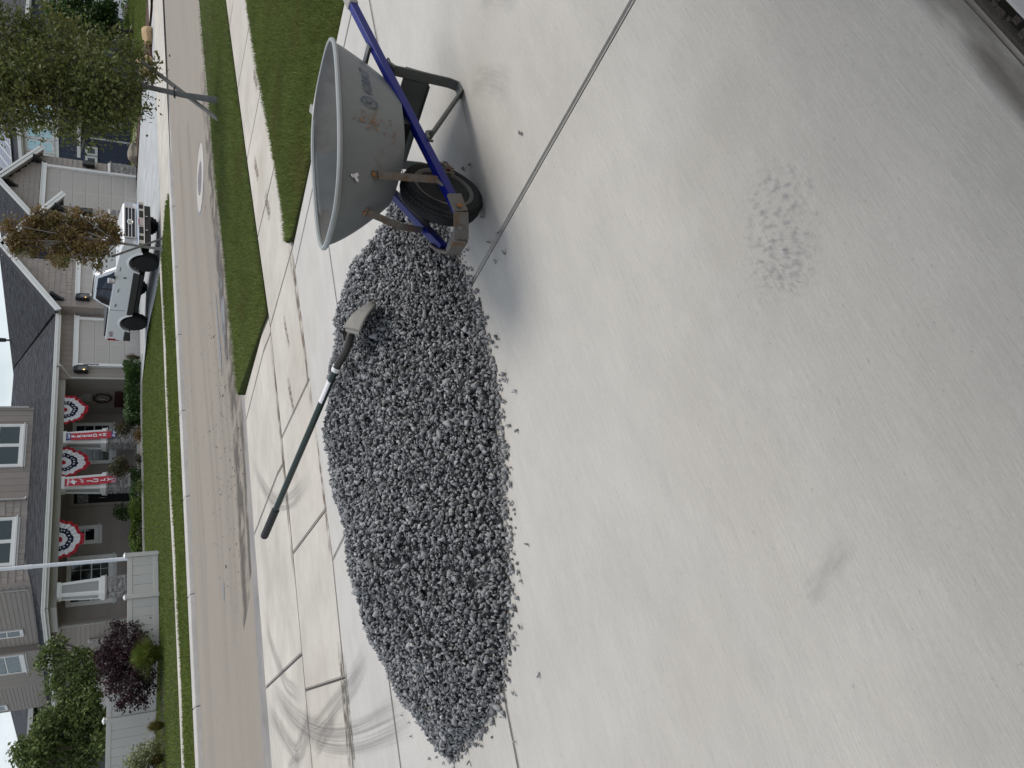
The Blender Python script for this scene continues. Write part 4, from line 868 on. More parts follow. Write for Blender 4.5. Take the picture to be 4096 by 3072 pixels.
# ------------------------------------------------------------------ the navy house
hb_ = thing('house', 'navy blue house with white window trim and solar panels on its dark roof', 'house', (47, 41, -.45))
XB, YB = 45.5, 38.9
b = MB(); b.box((XB, YB, -.8), (XB+.2, 52, 6.0)); b.box((XB+.2, YB, -.8), (58, YB+.2, 6.0)); b.build('wall', m_navyh, hb_)
boards_v(hb_, 'X', XB, YB+.02, 47, -.7, 3.78, .30, m_navyh, -1); boards_v(hb_, 'Y', YB, XB+.02, 57, -.6, 5.9, .30, m_navyh, -1)
t = MB(); t.box((XB-.10, YB-.04, 3.72), (XB, 47, 3.92)); t.box((XB-.06, YB-.04, 3.92), (XB, 47, 5.75)); t.box((XB-.10, YB-.10, 3.72), (58, YB, 3.92)); t.build('bay_trim', m_trim, hb_)
for yc in (39.95, 41.05, 42.2): window(hb_, (XB-.06, yc, 4.78), (0, 1, 0), .84, 1.45, (-1, 0, 0), 'H', .10, False, None, (2, 2), m_skyglass)
for xc in (46.3, 47.6): window(hb_, (xc, YB-.02, 4.75), (1, 0, 0), .8, 1.45, (0, -1, 0), 'H', .10, False, None, (2, 2), m_skyglass)
for yc in (40.88, 41.72): window(hb_, (XB-.03, yc, 1.82), (0, 1, 0), .52, .52, (-1, 0, 0), None, .11, False)
window(hb_, (46.4, YB-.02, 1.05), (1, 0, 0), 1.0, 1.7, (0, -1, 0), 'H', .16, True, None, (2, 2))
roof_plane(hb_, (XB-.5, YB-.6, 5.98), (XB-.5, 52, 5.98), (51.2, YB+4.5, 9.6), (51.2, 52, 9.6), seed=11, course=.18, tab=.5)
roof_plane(hb_, (XB-.5, YB-.6, 5.98), (58, YB-.6, 5.98), (51.2, YB+4.5, 9.6), (58, YB+4.5, 9.6), seed=12, course=.18, tab=.5)
g = MB(); g.box((XB-.64, YB-.7, 5.78), (XB-.5, 52, 5.98)); g.box((XB-.64, YB-.74, 5.78), (58, YB-.6, 5.98)); g.box((XB-.5, YB-.6, 5.70), (XB, 52, 5.78)); g.box((XB-.5, YB-.6, 5.70), (58, YB, 5.78)); g.build('gutter', m_trim, hb_)
n = np.cross((0, 1, 0), (6.2, 0, 3.62)); n = n/np.linalg.norm(n); n = n if n[2] > 0 else -n
for i in range(4):
    for j in range(3):
        E0 = np.array([XB-.5, 41.2, 5.98]); up = np.array([6.2, 0, 3.62])/np.linalg.norm((6.2, 0, 3.62)); c = E0+up*(1.6+j*1.72)+np.array([0, 1.03*i+.35*j, 0])+n*.12
        p = MB(); p.obox(c, up*.83, np.array([0, .49, 0]), n*.02); po = p.build('solar_panel', m_solar, hb_); p = MB()
        for s in (-1, 1): p.obox(c+up*.83*s, up*.02, np.array([0, .5, 0]), n*.026); p.obox(c+np.array([0, .49*s, 0]), up*.83, np.array([0, .02, 0]), n*.026)
        for k in range(1, 6): p.obox(c+up*(.83*(2*k/6-1))+n*.021, up*.006, np.array([0, .47, 0]), n*.001)
        p.build('panel_frame', m_trim, po)
roof_plane(hb_, (XB-1.0, 40.6, 2.62), (XB-1.0, 37.0, 2.62), (46.6, 38.9, 4.12), (46.6, 38.85, 4.12), seed=13, course=.18, tab=.4, name='porch_roof')
roof_plane(hb_, (XB-1.0, 37.0, 2.62), (52, 37.0, 2.62), (46.6, 38.85, 4.12), (52, 38.85, 4.12), seed=14, course=.18, tab=.4, name='porch_roof')
g = MB(); g.box((XB-1.14, 36.9, 2.44), (XB-1.0, 40.66, 2.64)); g.box((XB-1.14, 36.86, 2.44), (52, 37.0, 2.64)); g.box((XB-1.0, 37, 2.42), (52, 38.9, 2.46)); g.build('gutter', m_trim, hb_)
spout(hb_, [(XB-1.05, 40.3, 2.45), (XB-.06, 39.75, 2.2), (XB-.06, 39.75, -.5)], m_trim, .09)
hc_ = thing('side_gate', 'low tan gate panel beside the tall garage and the navy house', 'gate', (40.9, 42, -.5))
for i in range(9): MB().box((38.0+i*.32, 41.9, -.55), (38.31+i*.32, 41.95, 1.15)).build('plank', m_fence, hc_)
MB().box((38.0, 41.86, 1.15), (40.95, 41.99, 1.24)).build('top_rail', m_fence, hc_); MB().box((40.95, 41.84, -.55), (41.1, 42.0, 1.3)).build('post', m_fence, hc_)
# ------------------------------------------------------------------ the white house beyond it
hw = thing('house', 'white gabled house half hidden behind the street tree at the corner', 'house', (66, 42, -.45))
b = MB(); b.box((59.5, 40.2, -.8), (84, 40.4, 5.6)); b.box((59.5, 40.4, -.8), (59.7, 52, 5.6)); b.build('wall', m_whiteh, hw)
boards_h(hw, 'Y', 40.2, 59.5, 84, -.6, 5.4, .30, m_whiteh, -1); boards_h(hw, 'X', 59.5, 40.2, 50, -.6, 5.4, .30, m_whiteh, -1)
ledge(hw, 64.0, 84, 39.9, 40.2, -.6, 1.15, 21, 'F', mat('brown_veneer', (.15, .115, .10), var=.3, isl=.45)); b = MB(); b.box((64, 39.9, -.6), (84, 40.2, 1.15)); b.build('veneer_core', m_cap, hw)
roof_plane(hw, (58.9, 39.6, 5.6), (84, 39.6, 5.6), (58.9, 45, 8.6), (84, 45, 8.6), seed=15, course=.22, tab=.6)
g = MB(); g.box((58.8, 39.45, 5.42), (84, 39.6, 5.64)); g.build('gutter', m_trim, hw)
b = MB(); b.prism([(62.5, 39.2, 5.7), (71.5, 39.2, 5.7), (67, 39.2, 9.0)], (0, 2, 0)); b.build('gable', m_whiteh, hw); rake(hw, (67, 9.3), [(62.2, 5.75), (71.8, 5.75)], 39.0, .3)
for xc in (61.2, 63.0, 65.6, 67.2): window(hw, (xc, 40.17, 4.1), (1, 0, 0), 1.2, 1.7, (0, -1, 0), 'H', .14, True, None, (2, 2), m_skyglass)
# ------------------------------------------------------------------ the dark house behind the back fence, left
hd = thing('house', 'dark grey house with a white eave behind the leafy trees beyond the fence', 'house', (10, 62, -.45))
b = MB(); b.box((3.5, 60, -.5), (16.5, 60.2, 4.55)); b.build('wall', m_greyh, hd); boards_h(hd, 'Y', 60, 3.5, 16.5, -.4, 4.5, .35, m_greyh, -1)
roof_plane(hd, (9.6, 59.3, 4.65), (15.0, 59.3, 4.65), (10.2, 63.4, 4.67), (14.9, 63.4, 5.94), seed=16, course=.22, tab=.6)
roof_plane(hd, (15.0, 59.3, 4.65), (18, 59.3, 4.65), (14.9, 63.4, 5.94), (18, 63.4, 5.94), seed=17, course=.22, tab=.6)
g = MB(); g.box((3.2, 59.15, 4.42), (15.0, 59.3, 4.70)); g.build('gutter', m_trim, hd)
rake(hd, (14.4, 4.5), [(11.8, 2.7)], 57.6, .3); b = MB(); b.prism([(14.4, 57.65, 4.3), (11.8, 57.65, 2.5), (11.8, 57.65, 2.3), (14.4, 57.65, 2.3)], (0, 2.2, 0)); b.build('porch_gable', m_greyh, hd); roof_plane(hd, (11.7, 57.5, 2.7), (11.7, 60, 2.7), (14.4, 57.5, 4.56), (14.4, 60, 4.56), shingle=False, name='porch_roof')
window(hd, (6.5, 60, 2.2), (1, 0, 0), 1.6, 1.3, (0, -1, 0), 'V', .14, True)

# ------------------------------------------------------------------ fences, pole
def fence(label, P0, P1, ztop_, zbot, posts, capend=(True, True)):
    P0, P1 = np.array(P0, float), np.array(P1, float); d = (P1-P0); Ln = np.linalg.norm(d); u = d/Ln; n = np.array([u[1], -u[0]]); root = thing('fence', label, 'fence', (*P0, zbot))
    U = np.array([u[0], u[1], 0]); Nn = np.array([n[0], n[1], 0]); Z = np.array([0, 0, 1.])
    for q in posts:
        c = P0+u*Ln*q; b = MB(); b.obox((c[0], c[1], (zbot+ztop_)/2+.02), U*.065, Nn*.065, Z*(ztop_-zbot+.04)/2); po = b.build('post', m_fence, root, bevel=.008)
        b = MB(); zt = ztop_+.042
        b.obox((c[0], c[1], zt+.012), U*.08, Nn*.08, Z*.012); b.add([(*(c+s0*u*.08+s1*n*.08), zt+.024) for s0, s1 in ((-1, -1), (1, -1), (1, 1), (-1, 1))]+[(c[0], c[1], zt+.075)], [(0, 1, 4), (1, 2, 4), (2, 3, 4), (3, 0, 4)]); b.build('post_cap', m_trim, po)
    for q0, q1 in zip(posts[:-1], posts[1:]):
        a, c = P0+u*(Ln*q0+.066), P0+u*(Ln*q1-.066); m_ = (a+c)/2; hl = np.linalg.norm(c-a)/2
        for z0, z1 in ((ztop_-.15, ztop_-.01), (zbot+.05, zbot+.19)): b = MB(); b.obox((m_[0], m_[1], (z0+z1)/2), U*hl, Nn*.024, Z*(z1-z0)/2); b.build('rail', m_fence, root, bevel=.006)
        k = max(1, int(round(2*hl/.28))); w = 2*hl/k
        for i in range(k): e = a+u*w*(i+.5); b = MB(); b.obox((e[0], e[1], (zbot+ztop_)/2), U*(w/2-.004), Nn*.012, Z*((ztop_-zbot)/2-.03-.02)); b.build('plank', m_fence, root)
    return root
f1 = fence('low grey vinyl fence ending at the flagpole in front of the porch', (10.20, 25.54), (7.15, 26.05), .42, -.52, [0, .42, 1.0])
f2 = fence('taller grey vinyl fence behind the purple bush and the grass clumps', (7.2, 26.8), (1.0, 31.65), .93, -.52, [0, .22, .60, 1.0])
f3 = fence('stub of grey fence behind the leafy trees, running to the house wall', (11.5, 38.4), (8.6, 38.6), 1.35, -.5, [0, .5, 1.0])
fp = thing('flagpole', 'tall plain white pole rising from the end of the low fence', 'pole', (10.17, 25.74, -.5))
p = MB(); p.tube([(10.17, 25.74, -.5), (10.17, 25.74, 2.6), (10.17, 25.74, 7.5)], [.063, .060, .048], 16); p.build('shaft', m_pole, fp, smooth=True); p = MB(); p.tube([(10.17, 25.74, 2.95), (10.17, 25.74, 3.15)], .066, 16); p.build('sleeve', m_pole, fp, smooth=True)

# ------------------------------------------------------------------ vegetation
def leaf_mesh(name, C, S, m, parent, seed=0, droop=.4, long=1.7, kind=None):
    """C (n,3) leaf positions, S size; each leaf a bent rhomb of two triangles"""
    r = np.random.default_rng(seed); n = len(C); a = r.uniform(0, 2*pi, n); el = r.uniform(-1.0, .7, n)-droop*.3
    d = np.column_stack([np.cos(a)*np.cos(el), np.sin(a)*np.cos(el), np.sin(el)]); q = r.normal(size=(n, 3)); q -= d*(q*d).sum(1)[:, None]; q /= np.linalg.norm(q, axis=1)[:, None]
    s = (S*r.uniform(.6, 1.35, n))[:, None]; V = np.empty((n, 4, 3)); o = np.cross(d, q)
    V[:, 0] = C; V[:, 1] = C+d*s*long*.5+q*s*.42+o*s*.10; V[:, 2] = C+d*s*long; V[:, 3] = C+d*s*long*.5-q*s*.42+o*s*.10
    i = np.arange(n)*4; T = np.concatenate([np.column_stack([i, i+1, i+2]), np.column_stack([i, i+2, i+3])]); V = V.reshape(-1, 3)-ORG[parent]
    o = link_mesh(name, np_mesh(name, V, T), m, parent)
    if kind: o['kind'] = kind
    return o
def clumps(blobs, per, seed):
    """leaf positions: twig tufts scattered through ellipsoid blobs (c, rx, ry, rz, tufts)"""
    r = np.random.default_rng(seed); out = []
    for (c, rx, ry, rz, nt) in blobs:
        k = 0
        while k < nt:
            p = r.uniform(-1, 1, 3); l2 = np.linalg.norm(p)
            if l2 > 1 or r.random() > .25+.75*l2: continue
            k += 1; q = np.array(c)+p*np.array([rx, ry, rz]); sp = r.uniform(.4, 1.25); out.append(q+r.normal(size=(per, 3))*np.array([.10, .10, .085])*sp)
    return np.concatenate(out)
def branches(root, base, fork, blobs, m, r0, r1, seed, name='trunk'):
    b = MB(); rr = random.Random(seed); base, fork = np.array(base, float), np.array(fork, float); mid = (base+fork)/2+np.array([rr.uniform(-.02, .02), rr.uniform(-.02, .02), 0])
    b.tube([base+(0, 0, -.05), base+(0, 0, .03), mid, fork], [r0*1.5, r0*1.12, r0*.92, r1*1.05], 12); o = b.build(name, m, root, smooth=True)
    b = MB()
    for (c, rx, ry, rz, nt) in blobs:
        c = np.array(c, float); k = fork+(c-fork)*.5+np.array([rr.uniform(-.1, .1), rr.uniform(-.1, .1), .05]); b.tube([fork, k, c], [r1*.75, r1*.5, r1*.18], 6)
        for _ in range(4): e = c+np.array([rx*rr.uniform(-.8, .8), ry*rr.uniform(-.8, .8), rz*rr.uniform(-.4, .95)]); s = k+(c-k)*rr.uniform(.2, 1); b.tube([s, (s+e)/2+np.array([0, 0, .05]), e], [r1*.3, r1*.2, r1*.08], 5)
    b.build('limb', m, root, smooth=True, kind=None); return o
lf = lambda n, c, iv=.4, tr=.3, **k: mat(n, c, rough=.55, var=.25, scale=2.2, isl=iv, spec=.35, trans=tr, **k)
m_l1 = lf('street_tree_leaf', (.135, .155, .045), dirt=(.19, .155, .05), dirt_lo=.5, dirt_hi=.75, dirt_scale=1.6); m_l2 = lf('bronze_leaf', (.19, .125, .045), dirt=(.12, .14, .035), dirt_lo=.50, dirt_hi=.66, dirt_scale=1.3); m_l3 = lf('dark_leaf', (.045, .085, .020)); m_l4 = lf('bush_leaf', (.125, .165, .050)); m_l5 = lf('purple_leaf', (.042, .018, .023), .5); m_l6 = lf('hedge_leaf', (.10, .15, .026)); m_l7 = lf('hedge_dark_leaf', (.05, .095, .024)); m_l8 = lf('flower_bush_leaf', (.06, .06, .025)); m_pink = lf('petal', (.50, .30, .34), .3)
def stake(label, p, q, w, h=None, group=None):
    o = MB(); o.beam(p, q, w, w*.8); r = o.build('tree_stake', m_stake, None, bevel=.004); o0 = np.array(p); return tag(r, label, 'stake', group)
# big street tree on the near strip
tb = onz(880, 403, -.285); Yt = tb[1]; fk = ony(575, 345, Yt)
t1 = thing('tree', 'green street tree in the grass strip, trunk crossed by a leaning stake', 'tree', tuple(tb))
bl = []
for px, py, dy, s in ((545, 260, 0, .36), (515, 400, .1, .36), (430, 360, -.2, .50), (450, 220, .15, .40), (330, 440, .1, .46), (340, 300, -.25, .55), (320, 190, .2, .42), (220, 400, 0, .46), (200, 260, .1, .50), (150, 110, -.1, .36), (90, 420, .15, .40), (90, 290, -.2, .48), (30, 130, .1, .44), (400, 470, 0, .30), (480, 485, 0, .24), (250, 130, .2, .30), (30, 400, 0, .5), (110, 200, .1, .34), (270, 490, .0, .24), (-90, 200, 0, .6), (-90, 380, .2, .6), (-150, 30, .1, .6)):
    p = ony(px, py, Yt+dy); bl.append((p, s*.98, s*1.0, s*.82, int(540*s*s)))
br = branches(t1, tb, fk, bl, m_bark, .048, .036, 1)
leaf_mesh('crown', clumps(bl, 12, 11), np.float64(.040), m_l1, t1, 1)
stake('long weathered stake leaning across the trunk of the green street tree', onz(884, 487, -.30), ony(566, 245, Yt+.02), .055)
tie = MB(); c = ony(698, 368, Yt-.01); tie.tube([c+np.array([.09*cos(a), .09*sin(a), .012*sin(2*a)]) for a in np.linspace(0, 2*pi, 16)], .009, 6); tie.build('tie', m_black, t1)
dm = MB(); dm.lathe((tb[0], tb[1], -.30), (0, 0, 1), [(0, .42), (.03, .34), (.035, 0)], 20); tag(dm.build('tree_pit', m_gmulch), kind='structure')
# young bronze tree across the street
t2b = np.array([*onz(655, 998, -.52)[:2], -.52]); Y2 = t2b[1]; fk2 = ony(470, 972, Y2)
t2 = thing('tree', 'young tree with bronze leaves in front of the white pickup', 'tree', tuple(t2b)); bl2 = []
for px, py, s in ((455, 945, .30), (430, 900, .33), (400, 1000, .34), (370, 920, .38), (330, 1000, .40), (310, 900, .40), (270, 960, .45), (230, 1020, .32), (220, 890, .34), (180, 940, .42), (130, 900, .36), (120, 980, .32), (70, 960, .30), (40, 900, .22), (390, 1060, .16), (250, 1040, .2), (300, 850, .16), (60, 990, .2), (150, 850, .16), (35, 960, .15)):
    bl2.append((ony(px, py, Y2+random.uniform(-.35, .35)), s, s, s*.8, int(520*s*s)))
branches(t2, t2b, fk2, bl2, m_tanbark, .045, .035, 2); leaf_mesh('crown', clumps(bl2, 12, 12), np.float64(.062), m_l2, t2, 2)
stake('thin pale stake leaning against the young bronze tree', np.array([*onz(656, 951, -.52)[:2], -.53]), ony(446, 1027, Y2-.1), .06)
# dark tree in the neighbour's lawn
t3b = np.array([*onz(536, 126, -.47)[:2], -.47]); Y3 = t3b[1]; t3 = thing('tree', 'dark green round tree on the neighbour lawn by the white house', 'tree', tuple(t3b)); bl3 = []
for px, py, s in ((440, 110, .8), (400, 60, .9), (390, 140, .7), (340, 100, 1.0), (290, 50, 1.0), (300, 140, .7), (240, 90, .8), (330, 10, .9), (430, 40, .7), (420, 160, .45), (220, 40, .7)): bl3.append((ony(px, py, Y3+random.uniform(-.8, .8)), s, s, s*.8, int(150*s*s)))
branches(t3, t3b, ony(470, 118, Y3), bl3, m_dbark, .10, .07, 3); leaf_mesh('crown', clumps(bl3, 13, 13)+0, np.float64(.13), m_l3, t3, 3)
# leafy trees behind the fence at the left
def shrub(label, base, blobs, m, size, seed, name='shrub', cat='shrub', per=11, bark=m_dbark, fork_h=.6):
    r = thing(name, label, cat, tuple(base)); branches(r, base, np.array(base)+np.array([0, 0, fork_h]), blobs, bark, .05, .035, seed, 'stem'); leaf_mesh('foliage', clumps(blobs, per, seed), np.float64(size), m, r, seed); return r
Yq = 31.0; bl4 = []
for px, py, s in ((360, 2650, .40), (320, 2700, .45), (230, 2570, .30), (240, 2660, .45), (190, 2620, .32), (280, 2760, .6), (350, 2780, .5), (380, 2690, .4), (215, 2740, .35), (160, 2655, .25), (300, 2640, .4)): bl4.append((ony(px, py, Yq+random.uniform(-.5, .5)), s*1.1, s, s*.85, int(300*s*s)))
shrub('loose light green tree over the fence nearest the house corner', (8.6, Yq, -.5), bl4, m_l4, .075, 14, 'tree', 'tree', fork_h=1.0)
Yq = 30.6; bl5 = []
for px, py, s in ((340, 2840, .6), (280, 2870, .7), (200, 2880, .5), (240, 2960, .7), (330, 2960, .7), (150, 2990, .55), (90, 3000, .35), (180, 3050, .6), (320, 3050, .7), (120, 3060, .4), (60, 3010, .2), (390, 2880, .4), (400, 2970, .4), (160, 2920, .35)): bl5.append((ony(px, py, Yq+random.uniform(-.5, .5)), s, s, s*.8, int(260*s*s)))
shrub('taller leafy green tree over the fence at the left edge', (5.6, Yq, -.5), bl5, m_l4, .085, 15, 'tree', 'tree', fork_h=1.1)
Yq = 25.9; bl6 = []
for px, py, s in ((560, 2560, .26), (520, 2520, .26), (480, 2530, .24), (440, 2580, .30), (500, 2600, .38), (430, 2650, .34), (480, 2680, .42), (560, 2660, .42), (600, 2600, .3), (450, 2730, .36), (520, 2750, .36), (590, 2730, .30), (490, 2810, .22), (560, 2800, .24), (590, 2490, .14), (410, 2610, .22), (455, 2500, .14)): bl6.append((ony(px, py, Yq+random.uniform(-.35, .3)), s, s, s*.85, int(520*s*s)))
shrub('dark purple leaved bush against the fence corner', (7.05, Yq-.1, -.5), bl6, m_l5, .055, 16)
def tuft(label, c, r, h, n, seed, group=None, cat='ornamental grass', m=None, wd=.014):
    root = thing('grass_clump', label, cat, tuple(c), group); q = np.random.default_rng(seed); a = q.uniform(0, 2*pi, n); lean = q.uniform(.08, 1.0, n); hh = h*q.uniform(.7, 1.1, n)*(1-.35*lean**2); rr = r*lean
    b0 = np.column_stack([np.cos(a)*r*.15*q.random(n), np.sin(a)*r*.15*q.random(n), np.zeros(n)]); V = np.empty((n, 8, 3)); side = np.column_stack([-np.sin(a), np.cos(a), np.zeros(n)])*wd/2
    for k, t in enumerate((0, .4, .75, 1)):
        p = b0+np.column_stack([np.cos(a)*rr*t**1.5, np.sin(a)*rr*t**1.5, hh*(1-(1-t)**1.8)-.18*h*lean*t**3]); w = side*(1-.85*t); V[:, 2*k] = p-w; V[:, 2*k+1] = p+w
    i = np.arange(n)*8; T = np.concatenate([np.column_stack([i+2*k, i+2*k+1, i+2*k+3, i+2*k+2]) for k in range(3)]); o = link_mesh('grass_blades', np_mesh('grass_blades', V.reshape(-1, 3), T), m or m_tuft, root); return root
m_tuft = lf('clump_blade', (.14, .18, .036), .35)
tuft('big round clump of green ornamental grass under the purple bush', (6.88, 25.03, -.50), .82, .86, 2300, 1)
m_tuft2 = lf('clump_blade_yellow', (.15, .135, .04), .35)
tuft('small yellowish grass clump in the mulch along the tall fence', (4.89, 25.12, -.49), .36, .46, 700, 2, m=m_tuft2)
tuft('yellowish grass clump at the left edge of the mulch bed', (4.05, 25.34, -.49), .42, .42, 800, 3, m=m_tuft2)
bl7 = [(ony(560, 3040, 25.4), .34, .34, .34, 60), (ony(600, 3010, 25.4), .3, .3, .26, 50), (ony(540, 3085, 25.4), .36, .36, .36, 60)]
shrub('pale variegated shrub at the left edge, in front of the fence', (3.55, 25.4, -.5), bl7, lf('variegated_leaf', (.22, .24, .11), .45), .05, 17, fork_h=.2)
# hedge along the porch and the bushes before it
def hedge(label, x0, x1, y, z0, z1, d, m, seed, size=.05, dens=900):
    r = thing('hedge', label, 'hedge', ((x0+x1)/2, y, z0)); q = np.random.default_rng(seed); n = int(dens*2.6*(x1-x0)*(z1-z0)); x = q.uniform(x0, x1, n); t = q.random(n)
    top = z1-.05-.09*np.abs(np.sin(x*2.6+seed))-.05*q.random(n); zz = z0+(top-z0)*q.random(n)**.8; yy = y+(q.random(n)*2-1)*d/2*(1.05-.35*((zz-z0)/(z1-z0))**3)
    leaf_mesh('foliage', np.column_stack([x, yy, zz]), np.float64(size), m, r, seed, droop=-1.2, long=2.2)
    b = MB(); 
    for i in range(int((x1-x0)/.35)): xx = x0+.2+i*.35; b.tube([(xx, y, z0-.02), (xx+.03, y+.03, z0+(z1-z0)*.7)], [.02, .008], 5)
    b.build('stem', m_dbark, r); return r
hedge('light green clipped hedge left of the JULY column', 11.3, 15.2, 32.15, -.44, .13, .6, m_l6, 21, .055)
hedge('dark green shaggy hedge between the garage and the FREEDOM column', 18.75, 21.9, 31.95, -.42, .30, .8, m_l7, 22, .062, 1000)
hedge('small dark clipped hedge below the flower ball', 15.3, 16.5, 32.0, -.44, .10, .6, m_l7, 23, .05)
def ball(label, c, r, m, fl, seed, stem, group=None):
    t = thing('flower_bush', label, 'bush', (c[0], c[1], -.42), group); b = MB(); b.tube([(c[0], c[1], -.44), (c[0], c[1], c[2])], .022, 8); b.build('stem', m_dbark, t); leaf_mesh('foliage', clumps([(c, r, r, r*.9, int(900*r*r))], 12, seed), np.float64(.05), m, t, seed)
    q = np.random.default_rng(seed); d = q.normal(size=(60, 3)); d /= np.linalg.norm(d, axis=1)[:, None]; leaf_mesh('flower', np.array(c)+d*r*q.uniform(.8, 1.12, (60, 1)), np.float64(.035), m_rose, t, seed+1)
m_rose = lf('rose_petal', (.20, .035, .045), .4)
ball('ball of dark leaves with red flowers on a thin stem by the JULY column', (16.65, 31.9, .42), .40, m_l8, None, 31, True); ball('smaller flower ball on a stem by the FREEDOM column', (18.55, 31.95, .28), .30, m_l8, None, 32, True)
for i, (x, y, z, r, lab) in enumerate(((18.1, 31.75, -.38, .28, 'low orange tinged plant at the lawn edge below the FREEDOM column'), (16.9, 31.75, -.38, .2, 'low reddish plant at the lawn edge near the JULY column'), (15.6, 31.7, -.40, .2, 'low green plant at the lawn edge beside the clipped hedge'))):
    t = thing('border_plant', lab, 'plant', (x, y, -.45)); leaf_mesh('foliage', clumps([((x, y, z+.08), r*1.3, r*.7, r*.6, 60)], 10, 41+i), np.float64(.045), (lf('orange_plant', (.16, .10, .03)), m_l8, m_l4)[i], t, 41+i)
tuft('wispy brown grass by the garage door, at the hedge end', (22.25, 31.9, -.42), .38, .62, 420, 9, m=lf('brown_blade', (.12, .10, .055)))
t = thing('porch_plant', 'dark plant in shade left of the JULY column', 'plant', (15.3, 33.6, -.29)); leaf_mesh('foliage', clumps([((15.45, 33.7, .15), .3, .25, .42, 70)], 10, 55), np.float64(.07), m_l3, t, 55); b = MB(); b.lathe((15.45, 33.7, -.29), (0, 0, 1), [(0, .12), (.25, .17), (.27, .16)], 14); b.build('pot', m_black, t)
# boulders, flower bed and wreath of bushes by the neighbour's drive
def boulder(label, c, s, m, seed, cat='boulder', group=None):
    r = np.random.default_rng(seed); bm = bmesh.new(); bmesh.ops.create_icosphere(bm, subdivisions=3, radius=1)
    k = r.normal(size=(14, 3)); k /= np.linalg.norm(k, axis=1)[:, None]; h = r.uniform(.62, .95, 14)
    for v in bm.verts:
        p = np.array(v.co); 
        for a, b_ in zip(k, h):
            e = p@a-b_
            if e > 0: p = p-a*e*.92
        p += .03*np.sin(p[[1, 2, 0]]*9+seed); v.co = p*np.array(s)
    me = bpy.data.meshes.new('boulder'); bm.to_mesh(me); bm.free(); o = link_mesh('boulder', me, m, None, c); return tag(o, label, cat, group)
q = onz(600, 147, -.47); boulder('tan boulder with a pale split face on the mulch, farther from the tree trunk', (q[0], q[1], -.40), (.55, .4, .34), m_tan, 3)
q = onz(600, 270, -.47); boulder('rough orange tan boulder just behind the leaning stake', (q[0], q[1], -.34), (.55, .45, .46), m_tan, 5)
q = onz(545, 622, -.47); boulder('grey brown boulder on the lawn beside the tall garage', (q[0], q[1], -.40), (.9, .6, .38), m_tarp, 7)
bl8 = [(ony(545, 370, 27.5), .55, .5, .35, 60), (ony(530, 420, 28.5), .6, .5, .3, 50), (ony(540, 330, 27.5), .4, .4, .3, 40)]
r = shrub('flowering bush with cream blooms behind the street tree', (onz(556, 370, -.47)[0], 27.5, -.47), bl8, m_l6, .07, 61, fork_h=.15)
qq = np.random.default_rng(5); leaf_mesh('flower', np.concatenate([np.array(c)+qq.normal(size=(60, 3))*np.array([.35, .3, .22]) for (c, *_r) in bl8]), np.float64(.055), lf('cream_petal', (.55, .42, .30), .3), r, 62)
for i, (px, py) in enumerate(((515, 35), (518, 85), (522, 190), (520, 130))):
    c = ony(px, py, 38.6); bb = [(c, .8, .5, .55, 60)]; r = shrub(('pink flowering bush by the brown stone wall, outermost', 'pink flowering bush by the brown stone wall, second from the corner', 'pink flowering bush before the white house, nearest the navy house', 'pink flowering bush behind the dark tree trunk')[i], (c[0], c[1], -.47), bb, m_l6, .12, 70+i, fork_h=.2)
    leaf_mesh('flower', np.array(c)+np.random.default_rng(i).normal(size=(40, 3))*np.array([.55, .35, .4]), np.float64(.16), m_pink, r, 80+i)
# ------------------------------------------------------------------ the white pickup
tk = thing('pickup_truck', 'white pickup truck with dark lower panels and black wheels, nose to the street', 'truck', (21.16, 24.875, -.472), rot=(0, radians(2.72), radians(-91.4)))
m_wp = mat('white_car_paint', (.84, .84, .84), rough=.25, var=.01, spec=.5, coat=.6); m_dkp = mat('dark_lower_paint', (.045, .043, .040), rough=.4, var=.05, coat=.3); m_chr = mat('chrome', (.75, .76, .78), rough=.12, metal=1, var=.02); m_tyre = mat('tyre_rubber', (.012, .012, .012), rough=.85, var=.2); m_rimb = mat('black_rim', (.015, .015, .016), rough=.4); m_tred = mat('red_lens', (.33, .012, .02), rough=.2, coat=.5); m_hl = mat('headlight_lens', (.45, .47, .50), rough=.1, spec=.7); m_cgl = mat('dark_car_glass', (.010, .011, .012), rough=.05, spec=.7); m_wsg = mat('windscreen_glass', (.10, .13, .13), rough=.06, spec=.9); m_plate = mat('licence_plate', (.45, .40, .38), rough=.5, var=.5, scale=20)
wx, wr, wy = 1.845, .425, .865
def arch(x, r, zmin, n=12, rev=False):
    a0 = math.asin(min(1, (zmin-wr)/r)); A = np.linspace(a0, pi-a0, n); P = [(x+r*cos(a), wr+r*sin(a)) for a in A]; return P[::-1] if rev else P
prof = [(2.76, .70), (2.80, .95), (2.78, 1.16), (2.68, 1.24), (2.2, 1.29), (1.42, 1.345), (-1.02, 1.385), (-1.05, 1.40), (-3.0, 1.39), (-3.04, 1.30), (-3.05, .72)]+arch(-wx, .53, .60, rev=True)+arch(wx, .54, .60, rev=True)
b = MB(); b.prism([(x, -.975, z) for x, z in prof], (0, 1.95, 0)); b.build('body', m_wp, tk, bevel=.05)
b = MB(); lo = np.array([(1.38, -.93, 1.33), (1.38, .93, 1.33), (-1.04, .93, 1.37), (-1.04, -.93, 1.37)]); hi = np.array([(.60, -.72, 1.92), (.60, .72, 1.92), (-.78, .74, 1.93), (-.78, -.74, 1.93)]); b.hexa(list(lo)+list(hi)); b.hexa(list(hi)+[(.45, -.60, 1.965), (.45, .60, 1.965), (-.68, .62, 1.97), (-.68, -.62, 1.97)]); b.build('cab', m_wp, tk, bevel=.03)
